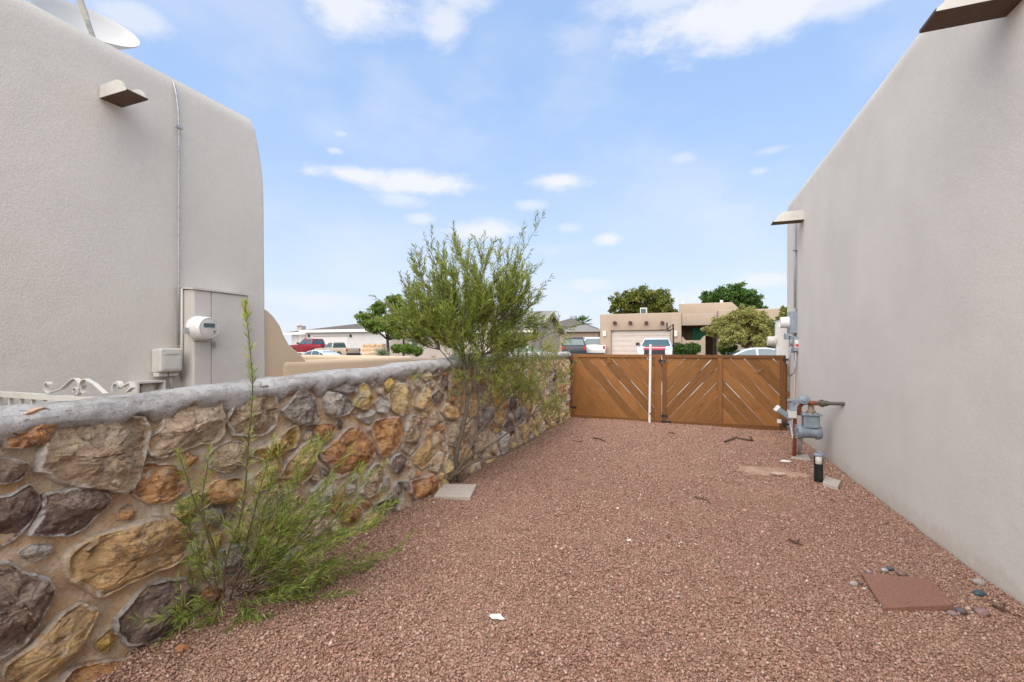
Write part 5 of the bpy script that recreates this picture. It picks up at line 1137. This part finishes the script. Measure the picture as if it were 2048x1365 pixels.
def gable_house():
    XE=-11.5; Y0,Y1=36.0,45.2; XW_=-25.5; zg=.5; ze=pX(1065,657,XE).z; zp=pX(1096,625,XE).z; ym=(Y0+Y1)/2
    h=thing('gabled_house',((XE+XW_)/2,Y0,zg),'pinkish stucco house with grey shingle gable roof and white trim behind the bush','house')
    m=MB(); m.prism([(XE,Y0,zg),(XE,Y1,zg),(XE,Y1,ze),(XE,ym,zp-.15),(XE,Y0,ze)],(XW_-XE,0,0)); m.build('wall',M['mauve'],h)
    for sgn in (0,1):
        y_e=Y0-.6 if sgn==0 else Y1+.6; zz=ze-.22; m=MB(); m.prism([(XW_-.5,y_e,zz),(XE+.5,y_e,zz),(XE+.5,ym,zp),(XW_-.5,ym,zp)] if sgn==0 else [(XE+.5,y_e,zz),(XW_-.5,y_e,zz),(XW_-.5,ym,zp),(XE+.5,ym,zp)],(0,0,.12)); m.build('roof_slope',M['shingle2'],h)
    for sgn in (0,1):
        y_e=Y0-.6 if sgn==0 else Y1+.6; m=MB(); m.prism([(XE+.505,y_e,ze-.42),(XE+.505,y_e,ze-.12),(XE+.505,ym,zp+.1),(XE+.505,ym,zp-.2)],(.06,0,0)); m.build('barge_board',M['cream'] if sgn==0 else M['mauve'],h)
    bxp(h,'gutter',XW_-.5,XE+.5,Y0-.72,Y0-.61,ze-.36,ze-.2,M['white'])
    X=lambda x:pY(x,680,Y0).x; Zp=lambda y:pY(830,y,Y0).z
    win(h,X(823),X(836),Zp(694),Zp(678),Y0); win(h,X(845),X(857),Zp(694),Zp(678),Y0)
    gd=bxp(h,'garage_door',X(940),X(1010),Y0-.05,Y0-.004,zg,2.6,simple('pale_door',(.6,.57,.53),.6)); win(h,X(905),X(920),Zp(694),Zp(675),Y0)
    bxp(h,'drain_pipe',X(807),X(809),Y0-.12,Y0-.01,zg,ze-.2,M['dark'])
gable_house()
def roof_house(x0,x1,ye,yp,Y,label,mat,wallm,depth=8):
    a=pY(x0,ye,Y); b=pY(x1,ye,Y); h=thing('distant_house',(a.x,Y,.6),label,'house'); bxp(h,'wall',a.x,b.x,Y,Y+depth,.4,a.z,wallm); hiproof(h,a.x,b.x,Y,Y+depth,a.z-.05,pY((x0+x1)/2,yp,Y+depth/2).z,.5,mat)
    w=(b.x-a.x); win(h,a.x+w*.2,a.x+w*.35,1.4,2.6,Y); win(h,a.x+w*.65,a.x+w*.8,1.4,2.6,Y); return h
roof_house(1090,1172,654,637,64,'distant house with dark brown hipped roof left of the palm',M['shingle'],M['white_st'])
roof_house(1118,1196,664,650,52,'distant house with greyish brown roof above the parked white pickup',M['shingle2'],M['tan2'])
roof_house(1520,1640,640,617,58,'distant house with reddish brown roof at the far right',simple('red_tile_roof',(.20,.12,.085),.9,0,.1,.3,3),M['tan2'],10)
Yk=70; a=pY(1139,632,Yk); b=pY(1151,639,Yk); k=thing('rooftop_cooler',(a.x,Yk,b.z),'pale metal cooler on stilts above the distant brown roofs','cooling unit')
m=MB(); m.box((a.x,Yk,b.z),(b.x,Yk+1,a.z)); m.build('housing',M['boxgrey'],k,bevel=.03)
m=MB(); 
for x in (a.x+.05,b.x-.1): m.box((x,Yk,b.z-1.8),(x+.06,Yk+.1,b.z)); m.box((x,Yk+.8,b.z-1.8),(x+.06,Yk+.9,b.z))
m.build('leg_frame',M['pipegrey'],k)
# ---------------------------------------------------------------- vehicles
def carpaint(name,c,rough=.25,metal=.2): return simple(name,c,rough,metal,.6,.03,3)
def vehicle(name,label,cat,loc,rz,lower,cabin,glass,w,paint,wheels=(-.3,.3),wr=.36,wy=.82,box=None,roofc=None,lights=True,hw_top=.78,group=None):
    """profiles in (x,z), x forward. lower: body side outline; cabin: greenhouse outline"""
    t=thing(name,loc,label,cat,group,rz)
    def ext(poly,hw,mat,nm,par=t,bevel=.05):
        m=MB(); n=len(poly); L_=[(x,-hw(z),z) for x,z in poly]; R_=[(x,hw(z),z) for x,z in poly]
        m.add(L_+R_,[tuple(range(n)),tuple(range(n,2*n))[::-1]]+[(i,i+n,(i+1)%n+n,(i+1)%n) for i in range(n)]); return m.build(nm,mat,par,local=True,bevel=bevel,seg=2,smooth='auto')
    zb=max(z for x,z in lower); zt=max(z for x,z in cabin)
    hl=lambda z:w/2*(1 if z>.45 else .94)
    hc=lambda z:w/2*(.95-(1-hw_top)*(z-zb)/max(.1,zt-zb)) if z>zb-.02 else w/2*.95
    body=ext(lower,hl,paint,'body'); cb_=ext(cabin,hc,roofc or paint,'cabin',bevel=.04)
    for poly in glass:
        for sg in (-1,1):
            m=MB(); m.add([(x,sg*(hc(z)+.004),z) for x,z in poly]+[(x,sg*(hc(z)+.012),z) for x,z in poly],[]); n=len(poly); f=[tuple(range(n,2*n))]+[(i,(i+1)%n,(i+1)%n+n,i+n) for i in range(n)]; m.f+=f; m.build('side_window',M['glass'],t,local=True)
    # windscreen and rear glass from the cabin's front and rear slopes
    xs=sorted(cabin,key=lambda p:p[0]); 
    def slope(front):
        sgn=1 if front else -1; lo=max((p for p in cabin if p[1]<zb+.08),key=lambda p:sgn*p[0]); hi=max((p for p in cabin if p[1]>zt-.12),key=lambda p:sgn*p[0]); return lo,hi
    for front,nm in ((True,'windscreen'),(False,'rear_window')):
        lo,hi=slope(front); sgn=1 if front else -1; A=Vector((lo[0],0,lo[1])).lerp(Vector((hi[0],0,hi[1])),.1); B=Vector((lo[0],0,lo[1])).lerp(Vector((hi[0],0,hi[1])),.88); nrm=Vector((hi[1]-lo[1],0,-(hi[0]-lo[0]))).normalized(); nrm=nrm if nrm.x*sgn>0 else -nrm
        a=A+nrm*.01; b=B+nrm*.01; m=MB(); wa,wb=hc(A.z)*.9,hc(B.z)*.9; m.prism([(a.x,-wa,a.z),(a.x,wa,a.z),(b.x,wb,b.z),(b.x,-wb,b.z)],tuple(nrm*.006)); m.build(nm,M['glass'],t,local=True)
    xmin=min(x for x,z in lower); xmax=max(x for x,z in lower)
    for wx in wheels:
        for sg in (-1,1):
            m=MB(); c=(wx,sg*(w/2-.20),wr); m.lathe([(wr*.6,0),(wr*.97,.01),(wr,.04),(wr,.19),(wr*.97,.215),(wr*.6,.215)],c,(0,sg,0),20); wl=m.build('wheel',M['tyre'],t,local=True,smooth='auto')
            m=MB(); m.lathe([(wr*.62,.2),(wr*.6,.222),(wr*.2,.205),(wr*.15,.23)],c,(0,sg,0),16); m.build('rim',M['rim'],wl,local=True,smooth='auto')
    zl=max(.62,zb-.28)
    if lights:
        for sg in (-1,1):
            m=MB(); m.box((xmax-.06,sg*(w/2-.28)-.16,zl-.02),(xmax+.012,sg*(w/2-.28)+.16,zl+.16)); m.build('headlight',M['white'],t,local=True,bevel=.02)
            m=MB(); m.box((xmin-.012,sg*(w/2-.14)-.09,zl-.05),(xmin+.06,sg*(w/2-.14)+.09,zl+.2)); m.build('tail_light',simple('tail_red',(.35,.02,.02),.3),t,local=True,bevel=.015)
        m=MB(); m.box((xmax-.05,-w*.26,zl-.1),(xmax+.01,w*.26,zl+.12)); m.build('grille',M['dark'],t,local=True,bevel=.02)
        m=MB(); m.box((xmin-.08,-w*.46,.38),(xmin+.05,w*.46,.55)); m.build('rear_bumper',M['dark'],t,local=True,bevel=.03); m=MB(); m.box((xmax-.05,-w*.46,.35),(xmax+.08,w*.46,.55)); m.build('front_bumper',M['rim'],t,local=True,bevel=.03)
    lo,hi=slope(True)
    for sg in (-1,1):
        m=MB(); m.box((lo[0]-.35,sg*(w/2+.12)-.11,zb+.03),(lo[0]-.25,sg*(w/2+.12)+.11,zb+.22)); m.box((lo[0]-.33,sg*(w/2)-.06,zb+.03),(lo[0]-.29,sg*(w/2)+.06,zb+.08)); m.build('mirror',M['dark'],t,local=True,bevel=.02)
    return t
arch=lambda c,r,n=6:[(c-r*math.cos(math.pi*k/n),.3+r*math.sin(math.pi*k/n)) for k in range(n+1)]
def low(L0,L1,wx0,wx1,r,top): return [(L0,.4),(L0+.05,.3)]+arch(wx0,r)+arch(wx1,r)+[(L1-.08,.3),(L1,.45)]+top
sedan_low=low(-2.3,2.3,-1.35,1.4,.37,[(2.32,.62),(2.2,.74),(1.3,.92),(.9,.95),(-1.7,1.0),(-2.2,.96),(-2.32,.8)])
sedan_cab=[(1.25,.9),(1.1,.97),(.35,1.36),(-.1,1.45),(-.6,1.46),(-1.1,1.38),(-1.9,1.04),(-2.0,.93)]
sedan_gl=[[(.95,.99),(.25,1.33),(-.15,1.40),(-.18,1.0)],[(-.26,1.0),(-.24,1.40),(-.7,1.40),(-1.05,1.32),(-1.05,1.02)],[(-1.12,1.02),(-1.12,1.30),(-1.55,1.12),(-1.6,1.04)]]
pk_low=low(-2.75,2.7,-1.65,1.75,.45,[(2.72,.9),(2.6,1.08),(1.3,1.16),(.0,1.18),(-2.7,1.14),(-2.76,.9)])
pk_cab=[(1.15,1.12),(1.0,1.2),(.45,1.72),(.3,1.8),(-1.0,1.82),(-1.2,1.76),(-1.32,1.16)]
pk_gl=[[(.85,1.22),(.4,1.68),(-.2,1.72),(-.2,1.22)],[(-.3,1.22),(-.3,1.72),(-1.0,1.72),(-1.15,1.22)]]
rc_cab=[(1.1,1.05),(.95,1.12),(.35,1.62),(.2,1.70),(-.3,1.70),(-.42,1.64),(-.5,1.08)]; rc_gl=[[(.8,1.14),(.3,1.58),(-.32,1.60),(-.36,1.14)]]
rc_low=low(-2.65,2.55,-1.6,1.6,.42,[(2.57,.85),(2.45,1.0),(1.2,1.08),(-2.6,1.08),(-2.66,.9)])
suv_low=low(-2.3,2.35,-1.35,1.45,.42,[(2.36,.85),(2.2,1.0),(1.2,1.1),(-2.25,1.12),(-2.32,.8)])
suv_cab=[(1.2,1.06),(1.05,1.12),(.4,1.66),(.1,1.75),(-1.9,1.74),(-2.1,1.64),(-2.25,1.1)]; suv_gl=[[(.9,1.15),(.3,1.62),(-.2,1.66),(-.2,1.16)],[(-.3,1.16),(-.3,1.66),(-1.2,1.66),(-1.2,1.17)],[(-1.3,1.17),(-1.3,1.65),(-1.9,1.6),(-2.05,1.2)]]
# silver sedan broadside in the street
c=pY(1500,700,24.5); vehicle('parked_car','silver sedan parked broadside, only its roof showing over the right gate leaf','car',(c.x,24.5,pY(1500,695,24.5).z-1.47),math.radians(180),sedan_low,sedan_cab,sedan_gl,1.8,carpaint('silver',(.45,.47,.5)),(-1.35,1.4))
# white and red pickup nose-on
Yc=27.5; c=pY(1309,700,Yc); zz=pY(1309,672.5,Yc).z-1.86
nose_low=low(-2.75,2.7,-1.65,1.75,.45,[(2.74,.95),(2.66,1.2),(1.3,1.29),(.0,1.26),(-2.7,1.14),(-2.76,.9)])
nose_cab=[(1.15,1.24),(1.0,1.3),(.5,1.74),(.3,1.8),(-1.0,1.82),(-1.2,1.76),(-1.32,1.2)]
tr=vehicle('pickup_truck','white pickup with a red stripe across its nose facing the gate from the driveway','pickup',(c.x,Yc+2.7,zz),math.radians(-90),nose_low,nose_cab,pk_gl,1.95,carpaint('truck_white',(.62,.58,.58)),(-1.65,1.75),.4)
m=MB(); m.prism([(2.62,-.62,1.208),(2.62,.62,1.208),(1.45,.55,1.288),(1.45,-.55,1.288)][::-1],(0,0,.012)); m.build('hood_stripe',carpaint('truck_red',(.45,.04,.07)),tr,local=True)
m=MB(); m.box((2.67,-.62,1.06),(2.765,.62,1.17)); m.build('nose_band',carpaint('truck_red',(.45,.04,.07)),tr,local=True)
m=MB(); m.box((2.68,-.58,.78),(2.775,.58,1.045)); m.build('upper_grille',M['dark'],tr,local=True,bevel=.02)
# red pickup, tan pickup, white sedan on the left
Yq=41; c=pY(622,700,Yq); vehicle('pickup_truck','dark red crew cab pickup parked before the white house garage','pickup',(c.x,Yq,pY(622,678,Yq).z-1.82),math.radians(172),pk_low,pk_cab,pk_gl,1.95,carpaint('dark_red',(.22,.01,.025)),(-1.65,1.75),.4)
Yq=38; c=pY(673,700,Yq); vehicle('pickup_truck','tan single cab pickup with pale hood parked beside the dark red pickup','pickup',(c.x,Yq,pY(673,684,Yq).z-1.72),math.radians(168),rc_low,rc_cab,rc_gl,1.85,carpaint('tan_paint',(.40,.35,.27)),(-1.6,1.6),.38)
Yq=30; c=pY(635,700,Yq); vehicle('parked_car','white sedan with only its roof showing above the courtyard wall','car',(c.x,Yq,pY(635,700.5,Yq).z-1.46),math.radians(175),sedan_low,sedan_cab,sedan_gl,1.8,carpaint('white_car',(.6,.6,.62)),(-1.35,1.4))
Yq=33; c=pY(1032,700,Yq); vehicle('parked_car','pale sedan parked behind the bush near the gabled house','car',(c.x,Yq,pY(1032,691,Yq).z-1.46),math.radians(178),sedan_low,sedan_cab,sedan_gl,1.8,carpaint('pale_green',(.25,.32,.30)),(-1.35,1.4))
Yq=36; c=pY(1150,700,Yq); vehicle('parked_car','dark navy sport utility seen from behind left of the gate','car',(c.x,Yq,pY(1150,676,Yq).z-1.75),math.radians(100),suv_low,suv_cab,suv_gl,1.85,carpaint('navy',(.008,.011,.02),.45,0),(-1.35,1.45),.38,roofc=carpaint('navy',(.008,.011,.02),.45,0))
Yq=38; c=pY(1189,700,Yq); vehicle('pickup_truck','white pickup seen from behind beside the dark sport utility','pickup',(c.x,Yq,pY(1186,675,Yq).z-1.82),math.radians(98),pk_low,pk_cab,pk_gl,1.9,carpaint('pickup_white',(.6,.58,.56)),(-1.65,1.75),.4)
# basketball hoop seen edge-on
Yb=29.5; b0=pY(1347,700,Yb); bh=thing('basketball_hoop',(b0.x,Yb,.4),'black portable basketball hoop seen edge-on in the driveway of the tan house','basketball hoop')
tp=pY(1346.5,649,Yb); m=MB(); m.tube([(b0.x,Yb,.3),(tp.x,Yb,tp.z)],.045,8); m.build('pole',M['dark'],bh)
k1=pY(1335,662,Yb); k2=pY(1335.5,646,Yb); m=MB(); m.box((k1.x-.06,Yb-.55,k1.z),(k1.x+.0,Yb+.55,k2.z)); m.build('backboard',M['dark'],bh)
m=MB(); m.tube([(tp.x,Yb,tp.z),(k1.x,Yb,k1.z+.1)],.03,6); m.tube([(tp.x,Yb,tp.z-.25),(k1.x,Yb,k1.z-.05)],.03,6); m.build('arm',M['dark'],bh)
m=MB(); rr=[(k1.x-.28+.23*math.cos(a*.524),Yb+.23*math.sin(a*.524),k1.z+.08) for a in range(13)]; m.tube(rr,.012,5); m.build('rim',M['rustp'],bh)
